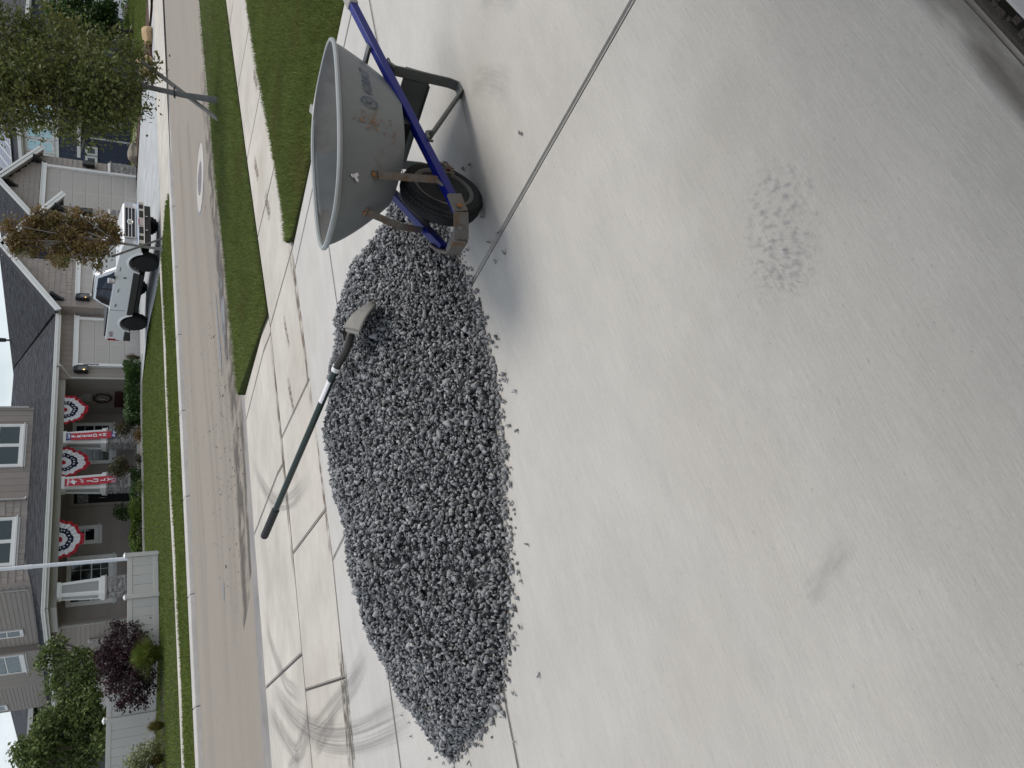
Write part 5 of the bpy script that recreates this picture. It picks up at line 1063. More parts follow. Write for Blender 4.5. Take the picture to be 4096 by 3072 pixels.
def on_face(A, B, C_, D, pts, off):  # A,B bottom; C,D top (C above B)
    A, B, C_, D = (np.array(q, float) for q in (A, B, C_, D)); n = np.cross(B-A, D-A); n /= np.linalg.norm(n); return [(A*(1-u)+B*u)*(1-t)+(D*(1-u)+C_*u)*t+n*off for u, t in pts]
for side in (1, -1):
    q = [lo[3], lo[0], hi[0], hi[3]] if side == -1 else [lo[1], lo[2], hi[2], hi[1]]
    f = (lambda u: u) if side == -1 else (lambda u: 1-u)
    pts = [(f(u), t) for u, t in ((.07, .06), (.93, .06), (.90, .28), (.865, .88), (.10, .88), (.045, .5))]
    if side == 1: pts = pts[::-1]
    P = on_face(*q, pts, .004); n = np.array([0, side, 0.3]); MB().prism(P, n/np.linalg.norm(n)*.012).build('side_window', m_cgl, tk)
    pp = on_face(*q, [(f(.47), .05), (f(.51), .05), (f(.51), .9), (f(.47), .9)] if side == -1 else [(f(.47), .9), (f(.51), .9), (f(.51), .05), (f(.47), .05)], .018); MB().prism(pp, (0, side*.008, 0)).build('pillar_strip', m_rimb, tk)
    y = side*.978
    for xs_, nm in (((wx-.56, -wx+.55), 'lower_panel'), ((-wx-.55, -3.03), 'lower_panel')):
        b = MB(); b.box((xs_[1], min(y, y+side*.012), .56), (xs_[0], max(y, y+side*.012), .78 if xs_[0] > -1 else .76)); b.build(nm, m_dkp, tk, bevel=.005)
    b = MB(); b.box((-1.1, y-.1 if side > 0 else y, .42), (1.2, y+.0 if side > 0 else y+.1, .52)); b.build('running_board', m_rimb, tk, bevel=.02)
    for x, z in ((.18, 1.19), (-.72, 1.21)):
        b = MB(); b.box((x-.10, y-.005, z-.016), (x+.10, y+side*.035+.005, z+.016)); b.box((x-.03, y-.002, z-.035), (x+.03, y+side*.008+.002, z+.035)); b.build('door_handle', m_chr, tk, bevel=.006)
    b = MB(); b.box((-1.05, y-.004, .86), (-1.035, y+.004, 1.385)); b.box((.5, y-.003, .86), (.508, y+.003, 1.35)) if False else None; b.build('bed_gap', m_rimb, tk)
    b = MB(); b.box((.88, y-.03 if side < 0 else y, 1.35), (1.02, y if side < 0 else y+.03, 1.40)); b.box((.86, y+side*.02-.01, 1.33), (.98, y+side*.16+.01, 1.37)); b.build('mirror_arm', m_rimb, tk); b = MB(); b.obox((.92, y+side*.17, 1.46), (.055, 0, 0), (0, .09, 0), (0, 0, .12)); b.build('mirror', m_chr, tk, bevel=.03)
    for x in (wx, -wx):
        w = MB(); yy = side*wy; w.lathe((x, yy, wr), (0, side, 0), [(-.15, .27), (-.15, .37), (-.12, .41), (-.06, wr), (.06, wr), (.12, .41), (.15, .37), (.15, .27)], 40)
        for k in range(36): a = 2*pi*k/36; w.obox((x+(wr+.004)*cos(a), yy+(.05 if k % 2 else -.05), wr+(wr+.004)*sin(a)), np.array([cos(a), 0, sin(a)])*.012, (0, .055, 0), np.array([-sin(a), 0, cos(a)])*.022)
        wo = w.build('wheel', m_tyre, tk, smooth=True); rm = MB(); rm.lathe((x, yy+side*.05, wr), (0, side, 0), [(-.05, .27), (.09, .275), (.09, .25), (.0, .235), (-.05, .06), (-.05, 0)], 30)
        for k in range(6): a = 2*pi*k/6; rm.obox((x+.15*cos(a), yy+side*.10, wr+.15*sin(a)), np.array([cos(a), 0, sin(a)])*.11, (0, .02, 0), np.array([-sin(a), 0, cos(a)])*.035)
        rm.lathe((x, yy+side*.08, wr), (0, side, 0), [(0, .08), (.05, .07), (.06, 0)], 16); rm.build('rim', m_rimb, wo)
        fl = MB(); A = np.linspace(.28, pi-.28, 20); G = [[(x+r_*cos(a), side*yq, wr+r_*sin(a)) for a in A] for r_, yq in ((.535, .972), (.55, 1.0), (.60, .995), (.63, .974))]; fl.grid(G); fl.build('fender_flare', m_wp, tk, smooth=True)
    b = MB(); b.obox((-3.0, side*.93, 1.17), (.055, 0, 0), (0, .06, 0), (0, 0, .15)); b.obox((-3.03, side*.955, .97), (.02, 0, 0), (0, .03, 0), (0, 0, .08)); b.build('tail_light', m_tred, tk, bevel=.015)
    V, Fc = text_mesh('FX4', .20, .004, .15); b = MB(); b.add([(-2.62+side*-1*p[0]*-1*(-1 if side > 0 else 1)*1.0, y+side*.004, 1.20+p[1]) for p in V], Fc); b.build('decal', m_tred if False else mat('decal_dark_red', (.16, .012, .02), rough=.4), tk)
    b = MB(); b.lathe((.95, y, 1.02), (0, side, 0), [(0, .055), (.012, .05), (.014, 0)], 18); b.build('badge', m_iron, tk)
    b = MB(); b.box((1.30, y-.004, 1.19), (1.52, y+.004, 1.225)); b.build('fender_badge', m_iron, tk)
b = MB(); P = on_face(lo[0], lo[1], hi[1], hi[0], [(.05, .05), (.95, .05), (.93, .93), (.07, .93)], .006); b.prism(P, (.01, 0, .01)); b.build('windscreen', m_wsg, tk); P = on_face(lo[2], lo[3], hi[3], hi[2], [(.1, .15), (.9, .15), (.88, .9), (.12, .9)], .006); MB().prism(P, (-.01, 0, .005)).build('rear_window', m_cgl, tk)
b = MB(); b.beam((1.30, -.6, 1.385), (1.16, .05, 1.50), .02, .015); b.beam((1.30, .1, 1.385), (1.16, .7, 1.50), .02, .015); b.build('wiper', m_rimb, tk)
b = MB(); b.box((-2.95, -.88, 1.395), (-1.08, .88, 1.45)); b.build('bed_cover', m_rimb, tk, bevel=.015)
b = MB(); b.box((-.75, -.70, 1.96), (.55, -.66, 2.0)); b.box((-.75, .66, 1.96), (.55, .70, 2.0)); b.build('roof_rail', m_rimb, tk)
# face of the truck
xf = 2.79
b = MB(); b.box((xf, -.66, .84), (xf+.03, .66, 1.19)); b.build('grille', m_rimb, tk)
b = MB()
for z0, z1, w in ((1.17, 1.21, .70), (1.055, 1.085, .68), (.955, .985, .68), (.83, .87, .66)): b.box((xf+.01, -w, z0), (xf+.075, w, z1))
b.box((xf+.01, -.72, .85), (xf+.07, -.66, 1.2)); b.box((xf+.01, .66, .85), (xf+.07, .72, 1.2)); b.build('grille_bar', m_chr, tk, bevel=.008)
b = MB(); b.lathe((xf+.06, 0, 1.02), (1, 0, 0), [(0, .10), (.03, .095), (.035, .075), (.03, .07), (.03, 0)], 24); bo = b.build('grille_badge', m_chr, tk); bo.scale = (1, 1.35, 1)
for s in (1, -1): MB().box((xf-.12, s*.73 if s > 0 else -.965, .93), (xf+.045, .965 if s > 0 else -.73, 1.20)).build('headlight', m_hl, tk, bevel=.02)
b = MB(); b.box((2.74, -.98, .56), (2.94, .98, .80)); b.build('bumper', m_chr, tk, bevel=.04)
b = MB(); b.box((2.935, -.52, .60), (2.948, -.22, .74)); b.box((2.935, .22, .60), (2.948, .52, .74)); b.box((2.935, -.82, .60), (2.948, -.64, .75)); b.box((2.935, .64, .60), (2.948, .82, .75)); b.build('bumper_opening', m_rimb, tk)
b = MB(); b.box((2.72, -.9, .36), (2.84, .9, .56)); b.box((-2.9, -.55, .34), (2.7, .55, .62)); b.box((-3.14, -.92, .50), (-2.98, .92, .70)); b.build('chassis', m_rimb, tk, bevel=.02)
b = MB(); b.box((2.945, -.155, .62), (2.955, .155, .77)); po = b.build('licence_plate', m_plate, tk); MB().box((2.9555, -.15, .735), (2.957, .15, .765)).build('red_band', m_tred, po)
for s in (1, -1): MB().obox((2.87, s*.32, .50), (.05, 0, 0), (0, .02, 0), (0, 0, .03)).build('tow_hook', m_chr, tk, bevel=.01)

# ------------------------------------------------------------------ the wheelbarrow (frame: a back towards the handles, w away from the camera, z up)
WO = np.array([2.345, 2.075, -.02]); WB = .165
_bk = np.array([cos(WB), sin(WB), 0]); _sd = np.array([-sin(WB), cos(WB), 0]); _up = np.array([0, 0, 1.])
def wp(a, w, z): return WO+_bk*a+_sd*w+_up*z
wb = thing('wheelbarrow', 'grey steel wheelbarrow with blue handles standing by the gravel pile', 'wheelbarrow', tuple(WO))
m_tray = mat('grey_enamel', (.15, .162, .163), rough=.42, var=.14, scale=5, spec=.5, var2=.05, scale2=60, dirt=(.115, .075, .048), dirt_lo=.64, dirt_hi=.78, dirt_scale=7)
m_tin = mat('tray_inside', (.165, .162, .152), rough=.6, var=.2, scale=6, var2=.12, scale2=35, dirt=(.12, .095, .075), dirt_lo=.50, dirt_hi=.75, dirt_scale=5)
m_blue = mat('blue_enamel', (.004, .008, .15), rough=.34, var=.06, scale=6, spec=.28, dirt=(.10, .09, .085), dirt_lo=.70, dirt_hi=.74, dirt_scale=14)
m_zinc = mat('zinc_strap', (.15, .145, .135), rough=.5, metal=.35, var=.15, scale=14, dirt=(.15, .095, .06), dirt_lo=.45, dirt_hi=.62, dirt_scale=22)
m_gleg = mat('grey_leg_steel', (.115, .122, .112), rough=.45, metal=.2, var=.12, scale=12, dirt=(.16, .10, .07), dirt_lo=.66, dirt_hi=.76, dirt_scale=12)
m_rust = mat('rust', (.30, .13, .045), rough=.9, var=.4, scale=30)
m_wrub = mat('wheelbarrow_tyre', (.016, .016, .0165), rough=.8, var=.25, scale=20, dirt=(.06, .05, .042), dirt_lo=.55, dirt_hi=.8, dirt_scale=9)
m_wrim = mat('grey_plastic_rim', (.135, .128, .118), rough=.5, var=.08, scale=9)
m_decal = mat('navy_print', (.05, .07, .12), rough=.5, var=.25, scale=30)
# tray: rim curve lofted to the bottom curve
RC, RL, RWr, RWf, RZ, RT, RN = (2.612, 2.106), .625, .268, .198, .615, -.138, 2.94
BC = dict(a0=.03, L=.334, Wr=.201, Wf=.177, z=.32, t=-.157); KB = 1.27
rb, rs = np.array([cos(.162), sin(.162)]), np.array([-sin(.162), cos(.162)]); RCv = np.array(RC)
def tray_ring(u, n=96, grow=0.):
    out_ = []; ux = u**KB
    for i in range(n):
        t = 2*pi*i/n; c, s = cos(t), sin(t)
        a = (RL+grow)*math.copysign(abs(c)**(2/RN), c); w = ((RWr+RWf)/2+(RWr-RWf)/2*a/RL+grow)*math.copysign(abs(s)**(2/RN), s); z = RZ+RT*a
        a2 = BC['L']*math.copysign(abs(c)**(2/2.6), c); w2 = ((BC['Wr']+BC['Wf'])/2+(BC['Wr']-BC['Wf'])/2*a2/BC['L'])*math.copysign(abs(s)**(2/2.6), s); z2 = BC['z']+BC['t']*a2
        xy = RCv+((a*(1-ux)+(BC['a0']+a2)*ux))*rb+(w*(1-ux)+w2*ux)*rs
        dz = (z*(1-u)+z2*u)+.012*sin(2*t)*0; out_.append((xy[0], xy[1], dz))
    return out_
us = list(np.linspace(0, .86, 12))+[.90, .94, .97, .99, 1.0]
R_ = [tray_ring(u) for u in us]; b = MB(); nR = 96
G = [r+[r[0]] for r in R_]; b.grid(G)
# rounded floor
low = R_[-1]; cen = np.mean(low, axis=0)+np.array([0, 0, -.012]); mid1 = [tuple(np.array(p)*.82+cen*.18-np.array([0, 0, .012])) for p in low]; mid2 = [tuple(np.array(p)*.4+cen*.6-np.array([0, 0, .004])) for p in low]
b.grid([low+[low[0]], mid1+[mid1[0]], mid2+[mid2[0]]]); b.add([tuple(p) for p in mid2], [list(range(nR))])
tray = b.build('tray', m_tray, wb, smooth=True, merge=True)
for p in tray.data.polygons: p.use_smooth = True
sd = tray.modifiers.new('thickness', 'SOLIDIFY'); sd.thickness = .003; sd.offset = -1
tray.data.materials.append(m_tin); sd.material_offset = 0
from mathutils.bvhtree import BVHTree
allp = [p for r in R_ for p in r]; fc = [(i*nR+j, i*nR+(j+1) % nR, (i+1)*nR+(j+1) % nR, (i+1)*nR+j) for i in range(len(R_)-1) for j in range(nR)]
bvh = BVHTree.FromPolygons([Vector(p) for p in allp], fc)
def on_tray(px, py):
    r = _ray(px, py); h = bvh.ray_cast(Vector((0, 0, CH)), Vector(r)); return np.array(h[0]), (np.array(h[1]) if np.array(h[1])@r < 0 else -np.array(h[1]))
# inner lining so that the worn inside has its own colour
b = MB(); Gi = [[tuple(np.array(q)*(1-.0)+(np.array([cen[0], cen[1], q[2]])-np.array(q))*.012+np.array([0, 0, .001])) for q in r+[r[0]]] for r in R_]; b.grid(Gi); m1 = [tuple(np.array(q)+(0, 0, .006)) for q in mid1]; m2 = [tuple(np.array(q)+(0, 0, .006)) for q in mid2]; b.grid([Gi[-1], m1+[m1[0]], m2+[m2[0]]]); b.add(m2, [list(range(nR))]); b.build('tray_lining', m_tin, wb, smooth=True)
rim_p = tray_ring(0, 120, .004); b = MB(); rp_ = [np.array(q)+np.array([0, 0, -.004]) for q in rim_p]; b.tube(rp_+[rp_[0], rp_[1]], .0105, 8, cap=False); b.build('tray_rim', mat('rim_enamel', (.27, .285, .28), rough=.4, var=.12, scale=8), wb, smooth=True)
# lettering and badge printed on the tray side
def decal(V, Fc, px, py, m, name, tilt=0.0, off=.0045, sc=1.0):
    c, n = on_tray(px, py); xd = -_bk+0*c; xd = np.array([_bk[0], _bk[1], RT*.6]); xd = xd-n*(xd@n); xd /= np.linalg.norm(xd); yd = np.cross(n, xd); yd = yd if yd[2] > 0 else -yd
    xd, yd = xd*cos(tilt)+yd*sin(tilt), yd*cos(tilt)-xd*sin(tilt); W_ = []
    for p in V:
        q = c+xd*p[0]*sc+yd*p[1]*sc; h = bvh.ray_cast(Vector(q+n*.06), Vector(-n)); W_.append(np.array(h[0])+n*off if h[0] is not None else q+n*off)
    b = MB(); b.add(W_, Fc); return b.build(name, m, tray)
V, Fc = text_mesh('KOBALT', .054, .0009, .22); decal(V, Fc, 1466, 327, m_decal, 'lettering', 0)
def ring_mesh(r0, r1, k=36, ex=1.0): 
    V = [(r*cos(2*pi*i/k)*ex, r*sin(2*pi*i/k), 0) for r in (r0, r1) for i in range(k)]; return V, [(i, (i+1) % k, k+(i+1) % k, k+i) for i in range(k)]
V, Fc = ring_mesh(.030, .037, ex=1.05); decal(V, Fc, 1478, 411, m_decal, 'emblem_ring', 0); V, Fc = text_mesh('K', .042, .0015, .15); decal(V, Fc, 1478, 411, m_decal, 'emblem_letter', 0)
# chips and rust flecks on the tray side
rr = np.random.default_rng(3); rf = MB()
for _ in range(150):
    px, py = (1475, 480) if rr.random() < .62 else (1560, 500); px += rr.normal()*26; py += rr.normal()*26+(px-1475)*.15
    try:
        c, n = on_tray(px, py)
        s = .0012+.0026*rr.random()**2; a = rr.uniform(0, pi); x = np.cross(n, _bk); x /= np.linalg.norm(x); y = np.cross(n, x); u = x*cos(a)+y*sin(a); v = y*cos(a)-x*sin(a); k = 6; rf.add([c+n*.0044+u*s*1.9*cos(2*pi*i/k)+v*s*sin(2*pi*i/k)*rr.uniform(.6, 1.2) for i in range(k)], [list(range(k))])
    except Exception: pass
rf.build('rust_flecks', m_rust, tray, kind='stuff')
wf = MB(); c, n = on_tray(1417, 706)
for dx, dz, s in ((0, 0, .011), (.012, .008, .009), (-.010, .010, .008), (.002, -.012, .008)):
    x = np.cross(n, _up); x /= np.linalg.norm(x); y = np.cross(n, x); wf.add([c+n*.0044+x*(dx+s*cos(2*pi*i/7)*(1+.4*sin(i*3)))+y*(dz+s*sin(2*pi*i/7)) for i in range(7)], [list(range(7))])
wf.build('paint_chip', m_print, tray)
# handles: square blue tubes, grips, front guard
def hl(w, t): return wp(-.25+1.25*t, w*(.095+.205*t), .205+.235*t)
for w in (-1, 1):
    b = MB(); b.beam(hl(w, 0), hl(w, 1.02), .036, .036); o = b.build('handle', m_blue, wb, bevel=.004)
    b = MB(); b.beam(hl(w, 1.0), hl(w, 1.14), .046, .046); b.build('grip', mat('grey_grip', (.28, .27, .25), rough=.7), o, bevel=.008)
b = MB(); pts = [hl(-1, .05)+_sd*-.022, hl(-1, -.015)+_sd*-.012, hl(-1, -.06)*.62+hl(1, -.06)*.38-_bk*.012, hl(1, -.05)*.9+hl(-1, -.05)*.1-_bk*.004, hl(1, .0)+_sd*.012, hl(1, .05)+_sd*.022]
for p, q in zip(pts[:-1], pts[1:]): b.beam(p, q, .014, .062)
b.tube([hl(-1, -.03)-_bk*.012+_sd*.02, hl(1, -.03)-_bk*.012-_sd*.02], .021, 10); b.build('front_guard', m_zinc, wb, bevel=.004)
b = MB(); b.lathe(hl(-1, -.0)+np.array([0, 0, .002])-_sd*.024, -_sd, [(0, .012), (.006, .011), (.008, 0)], 8); b.build('bolt', m_rust, wb)
# wheel
R0, hw = .177, .046; wc = wp(0, 0, R0)
w_ = MB(); w_.lathe(wc, _sd, [(-.034, .128), (-.040, .140), (-hw, .152), (-.041, .168), (-.026, R0-.003), (0, R0), (.026, R0-.003), (.041, .168), (hw, .152), (.040, .140), (.034, .128)], 56); tyre_ = w_.build('wheel', m_wrub, wb, smooth=True)
kb = MB()
for k in range(64):
    a = 2*pi*k/64; rad = _bk*cos(a)+_up*sin(a); tan = -_bk*sin(a)+_up*cos(a)
    for j, (w, ww) in enumerate(((-.030, .008), (-.012, .008), (.006, .008), (.024, .008))):
        rr_ = R0-.0015-.009*(abs(w+.003)/.03)**2; aa = a+(.025 if j % 2 else -.02); rad2 = _bk*cos(aa)+_up*sin(aa); tan2 = -_bk*sin(aa)+_up*cos(aa); kb.obox(wc+rad2*(rr_+.001)+_sd*w, rad2*.0035, _sd*ww, tan2*.0066)
kb.build('tread_block', m_wrub, tyre_, kind='stuff')
rm = MB()
for sgn in (1, -1): rm.lathe(wc, -_sd*sgn, [(.030, .131), (.041, .134), (.043, .126), (.036, .117), (.014, .110), (.010, .104)], 56)
def dring(r0, w0, r1, w1, a0, a1, m_, off): A = np.linspace(a0, a1, m_); return [[wc-_sd*(ww+off)+(_bk*cos(a)+_up*sin(a))*r for a in A] for r, ww in ((r0, w0), ((r0+r1)/2, (w0+w1)/2), (r1, w1))]
for off in (0, -.010):
    rm.grid(dring(.106, .010, .090, .016, 0, 2*pi, 61, off)); rm.grid(dring(.052, .020, .026, .030, 0, 2*pi, 41, off))
    for i in range(5): c0_ = 2*pi*i/5+.30; rm.grid(dring(.090, .016, .052, .020, c0_-.32, c0_+.32, 9, off))
rm.lathe(wc, -_sd, [(-.050, .024), (.050, .024), (.056, .020), (.056, 0)], 20); rm.build('rim', m_wrim, tyre_, smooth=True)
b = MB(); b.tube([wp(0, -.13, R0+.005), wp(0, .13, R0+.005)], .008, 10); b.build('axle', m_zinc, wb)
for w in (-1, 1):
    b = MB(); b.beam(wp(-.03, w*.128, R0+.055), wp(0, w*.112, R0-.012), .006, .034); b.beam(wp(.03, w*.128, R0+.065), wp(0, w*.112, R0-.012), .006, .034); b.build('axle_bracket', m_zinc, wb)
b = MB(); e = hl(-1, .20)-_sd*.006-_up*.03; b.tube([e, e+_bk*.02-_up*.012, e+_bk*.022-_up*.028, e+_bk*.0-_up*.034, e-_bk*.02-_up*.046], .0055, 7); b.build('axle_pin', m_zinc, wb)
# tray braces from the handles up to the nose of the tray
c1, n1 = on_tray(1500, 702); c2, n2 = on_tray(1462, 845)
b = MB(); s0 = hl(-1, .125)-_sd*.004+_up*.026; b.beam(s0, c1+n1*.012, .030, .007, up=tuple(n1)); b.beam(c1+n1*.010, c1+n1*.005+_up*.035-_bk*.004, .034, .006, up=tuple(n1)); b.beam(s0+_up*.004, s0-_bk*.03-_up*.024, .034, .007, up=tuple(_sd)); b.build('brace', m_zinc, wb, bevel=.002)
b = MB(); s0 = hl(1, .12)+_sd*.004+_up*.02; m_ = (s0+c2)/2+n2*.05+_up*.02
path = [s0+(m_-s0)*t for t in (0, .5, 1)]+[m_*(1-t)+(c2+n2*.008)*t for t in (.4, .7, 1)]
for p, q in zip(path[:-1], path[1:]): b.beam(p, q, .028, .006, up=tuple(n2))
b.beam(c2+n2*.008, c2+n2*.006+_up*.035, .034, .006, up=tuple(n2)); b.build('brace', m_zinc, wb, bevel=.002)
for c, n in ((c1, n1), (c2, n2)): b = MB(); b.lathe(c+n*.012+_up*.018, n, [(0, .008), (.006, .007), (.007, 0)], 8); b.build('bolt', m_rust, wb)
# legs: bent flat straps, tied by a cross plate
def leg(w):
    P0, P1 = hl(w, .675)-_up*.024, hl(w, .335)-_up*.024; B0, B1 = wp(.575, w*.225, .008), wp(.505, w*.225, .008)
    path = [P0+_bk*.045, P0+_bk*.004, P0-_bk*.02-_up*.02, P0*.12+B0*.88+_up*.0+_bk*.012, B0+_bk*.006+_up*.012, B0, B1, B1-_bk*.006+_up*.010, P1+_bk*.018-_up*.035, P1+_bk*.004-_up*.004, P1-_bk*.045]
    b = MB()
    for p, q in zip(path[:-1], path[1:]): d = q-p; b.beam(p, q+d/np.linalg.norm(d)*.002, .046, .011, up=tuple(np.cross(d, _sd)))
    o = b.build('leg', m_gleg, wb, bevel=.0015); b = MB(); b.box(tuple(B1+_bk*.0-_sd*.0-np.array([.0, .0, .0])), tuple(B1+np.array([.001, .001, .001]))) if False else None
    b = MB(); d = B0-B1; b.beam(B1-_up*.003, B0-_up*.003, .040, .003, up=(0, 0, 1)); b.build('worn_foot', m_rust, o)
    b = MB(); b.tube([P1-_bk*.03-_up*.005, P1-_bk*.03-_up*.03], .006, 8); b.tube([P0+_bk*.02-_up*.005, P0+_bk*.02-_up*.022], .006, 8); b.build('bolt', m_zinc, o); return P0, B0
(pa, ba), (pc, bc_) = leg(-1), leg(1)
q = [pa*.78+ba*.22+_sd*.03, pc*.78+bc_*.22-_sd*.03, pc*.40+bc_*.60-_sd*.03, pa*.40+ba*.60+_sd*.03]
b = MB(); b.prism(q, _bk*-.004); b.prism([q[3], q[2], q[2]-_bk*.022, q[3]-_bk*.022], _up*.004)
for f0, f1 in ((pa, ba), (pc, bc_)): m_s = -1 if f0 is pa else 1; b.prism([f0*.78+f1*.22+_sd*m_s*.022, f0*.40+f1*.60+_sd*m_s*.022, f0*.40+f1*.60-_sd*m_s*.03, f0*.78+f1*.22-_sd*m_s*.03], _bk*.005)
b.build('cross_plate', m_gleg, wb)
for t in (.26, .41, .56):
    for f0, f1 in ((pa, ba), (pc, bc_)): b = MB(); b.lathe(f0*(1-t)+f1*t+_bk*.006, _bk, [(0, .009), (.005, .008), (.006, 0)], 8); b.build('bolt', m_gleg, wb)
b = MB()
for t in (.50, .78): b.beam(hl(-1, t)+_up*.019, hl(1, t)+_up*.019, .045, .012)
b.build('tray_crossbar', m_gleg, wb)
b = MB(); b.beam(hl(-1, .40)+_up*.035, hl(1, .40)+_up*.035, .06, .05); b.build('tray_riser', m_rimb, wb)

# ------------------------------------------------------------------ the gravel pile
S_px = 1.8517
farp = [(850, 455), (790, 540), (740, 600), (725, 680), (700, 800), (692, 930), (710, 1050), (735, 1180), (765, 1300), (800, 1400), (850, 1500), (900, 1570), (958, 1632)]
zr = [.13, .22, .31, .36, .41, .44, .44, .42, .38, .31, .20, .07, -.04]
nearp = [(985, 530), (1010, 610), (1045, 690), (1065, 770), (1085, 880), (1095, 1000), (1098, 1100), (1102, 1200), (1105, 1300), (1100, 1370), (1090, 1480), (1070, 1540), (1022, 1585), (985, 1625)]
ridge = np.array([onz(a*S_px, b_*S_px, z) for (a, b_), z in zip(farp, zr)]); foot = np.array([ondrive(a*S_px, b_*S_px) for a, b_ in nearp])
ridge = np.vstack([[3.05, 2.72, -.01], [2.93, 2.68, .06], ridge]); foot = np.vstack([[2.98, 2.50, -.02], [2.72, 2.42, -.02], foot])
def resample(P, n):
    s = np.concatenate([[0], np.cumsum(np.linalg.norm(np.diff(P, axis=0), axis=1))]); t = np.linspace(0, s[-1], n); Q = np.column_stack([np.interp(t, s, P[:, k]) for k in range(3)])
    for _ in range(6): Q[1:-1] = Q[:-2]*.25+Q[1:-1]*.5+Q[2:]*.25
    return Q
NP = 60; rg, ft = resample(ridge, NP), resample(foot, NP)
back = rg.copy(); dirb = rg[:, :2]-ft[:, :2]; dirb /= np.linalg.norm(dirb, axis=1)[:, None]+1e-9; hgt = rg[:, 2]+.12; back[:, :2] += dirb*(hgt*1.55+.03)[:, None]; back[:, 2] = [zdrive(y)-.01 for y in back[:, 1]]
TS = np.linspace(0, 1, 13)
def pile_pt(i, t):   # t 0 foot .. .5 ridge .. 1 back
    if t <= .5: k = t*2; p = ft[i]*(1-k)+rg[i]*k; p = p+np.array([0, 0, .05*sin(pi*k)*min(1, hgt[i]*3)]); return p
    k = (t-.5)*2; p = rg[i]*(1-k)+back[i]*k; return p+np.array([0, 0, .03*sin(pi*k)*min(1, hgt[i]*3)])
PG = np.array([[pile_pt(i, t) for t in np.linspace(0, 1, 25)] for i in range(NP)])
# soften the crest, add low undulation
for _ in range(3): PG[:, 1:-1] = PG[:, :-2]*.25+PG[:, 1:-1]*.5+PG[:, 2:]*.25
PG[1:-1, 1:-1, 2] += .010*np.sin(PG[1:-1, 1:-1, 0]*9+PG[1:-1, 1:-1, 1]*5)+.008*np.sin(PG[1:-1, 1:-1, 0]*17-PG[1:-1, 1:-1, 1]*13)
m_stone = mat('crushed_stone', (.265, .268, .275), rough=.75, var=.10, scale=30, isl=.52, objr=.22, bump=.0005, bscale=180, spec=.4, var2=.12, scale2=140)
m_gap_shade = mat('gap_shade_core', (.06, .062, .066), rough=1, var=.3, scale=40)  # dark colour stands in for the shade in the gaps between stones
m_pale = mat('pale_stone', (.42, .41, .40), rough=.85, var=.12, scale=30, isl=.25)
pile = thing('gravel_pile', 'long heap of grey crushed stone dumped on the driveway', 'gravel pile', (1.6, 3.2, -.05))
core = PG.copy(); core[:, :, 2] -= .03; b = MB(); b.grid([[tuple(p) for p in r] for r in core]); b.build('core', m_gap_shade, pile, smooth=True)
# stone shapes: chipped convex lumps, some flat, some long
protos = []
for k in range(30):
    r = np.random.default_rng(100+k); P = r.normal(size=(10, 3)); P /= np.linalg.norm(P, axis=1)[:, None]; P *= r.uniform(.72, 1, (10, 1)); P *= np.array([r.uniform(.75, 1.25), r.uniform(.6, .95), r.uniform(.32, .75)])
    bm = bmesh.new(); [bm.verts.new(p) for p in P]; h = bmesh.ops.convex_hull(bm, input=bm.verts); bmesh.ops.delete(bm, geom=[v for v in bm.verts if not v.link_faces], context='VERTS'); bmesh.ops.triangulate(bm, faces=bm.faces); bm.verts.index_update()
    protos.append((np.array([v.co[:] for v in bm.verts]), np.array([[v.index for v in f.verts] for f in bm.faces]))); bm.free()
def rotm(r):
    q = r.normal(size=4); q /= np.linalg.norm(q); w, x, y, z = q; return np.array([[1-2*(y*y+z*z), 2*(x*y-z*w), 2*(x*z+y*w)], [2*(x*y+z*w), 1-2*(x*x+z*z), 2*(y*z-x*w)], [2*(x*z-y*w), 2*(y*z+x*w), 1-2*(x*x+y*y)]])
SR = np.random.default_rng(77); spots = []
A_ = PG[:-1, :-1]; ar = np.linalg.norm(np.cross(PG[1:, :-1]-A_, PG[:-1, 1:]-A_), axis=2); pr_ = (ar/ar.sum()).ravel(); tot = ar.sum()
front = 0
for idx in SR.choice(len(pr_), size=int(tot*7800), p=pr_):
    i, j = divmod(int(idx), PG.shape[1]-1); u, v = SR.random(2)
    if j > 17 and SR.random() < .6: continue
    p = (PG[i, j]*(1-u)+PG[i+1, j]*u)*(1-v)+(PG[i, j+1]*(1-u)+PG[i+1, j+1]*u)*v; s = .0129*np.exp(SR.normal()*.30); spots.append((p+np.array([0, 0, SR.uniform(-.020, .009)]), s))
# thin ragged margin
for _ in range(420):
    i = SR.integers(0, NP); p = ft[i]+(ft[i]-rg[i])/np.linalg.norm(ft[i]-rg[i])*SR.exponential(.022)+SR.normal(size=3)*.015; s = .0145*np.exp(SR.normal()*.25); p[2] = zdrive(p[1])+s*.45; spots.append((p, s))
for _ in range(70):
    t = SR.random(); e = ft[-1]*(1-t)+back[-6]*t+SR.normal(size=3)*np.array([.06, .05, 0]); e[0] -= SR.exponential(.05); s = .0135*np.exp(SR.normal()*.25); e[2] = zdrive(e[1])+s*.45; spots.append((e, s))
loose = []
for a, b_ in ((1127, 288), (1078, 506), (1092, 546), (1072, 566), (1046, 686), (1078, 732), (1096, 821), (1122, 1235), (1141, 1175), (1120, 1392), (1045, 470), (1005, 365), (1020, 355), (975, 360), (1012, 540), (1060, 525), (1018, 580), (1045, 690), (1020, 357), (980, 375), (1022, 410), (1007, 516), (1017, 1590), (1031, 1595), (1115, 1365), (1028, 1545), (1042, 1610), (1166, 1458), (930, 1638), (945, 1635), (890, 1590), (885, 1560), (1000, 1600), (960, 1648), (1115, 1600), (1117, 1500), (870, 1545)):
    p = ondrive(a*S_px, b_*S_px); loose.append((p, .0165 if b_ < 1300 else .0135))
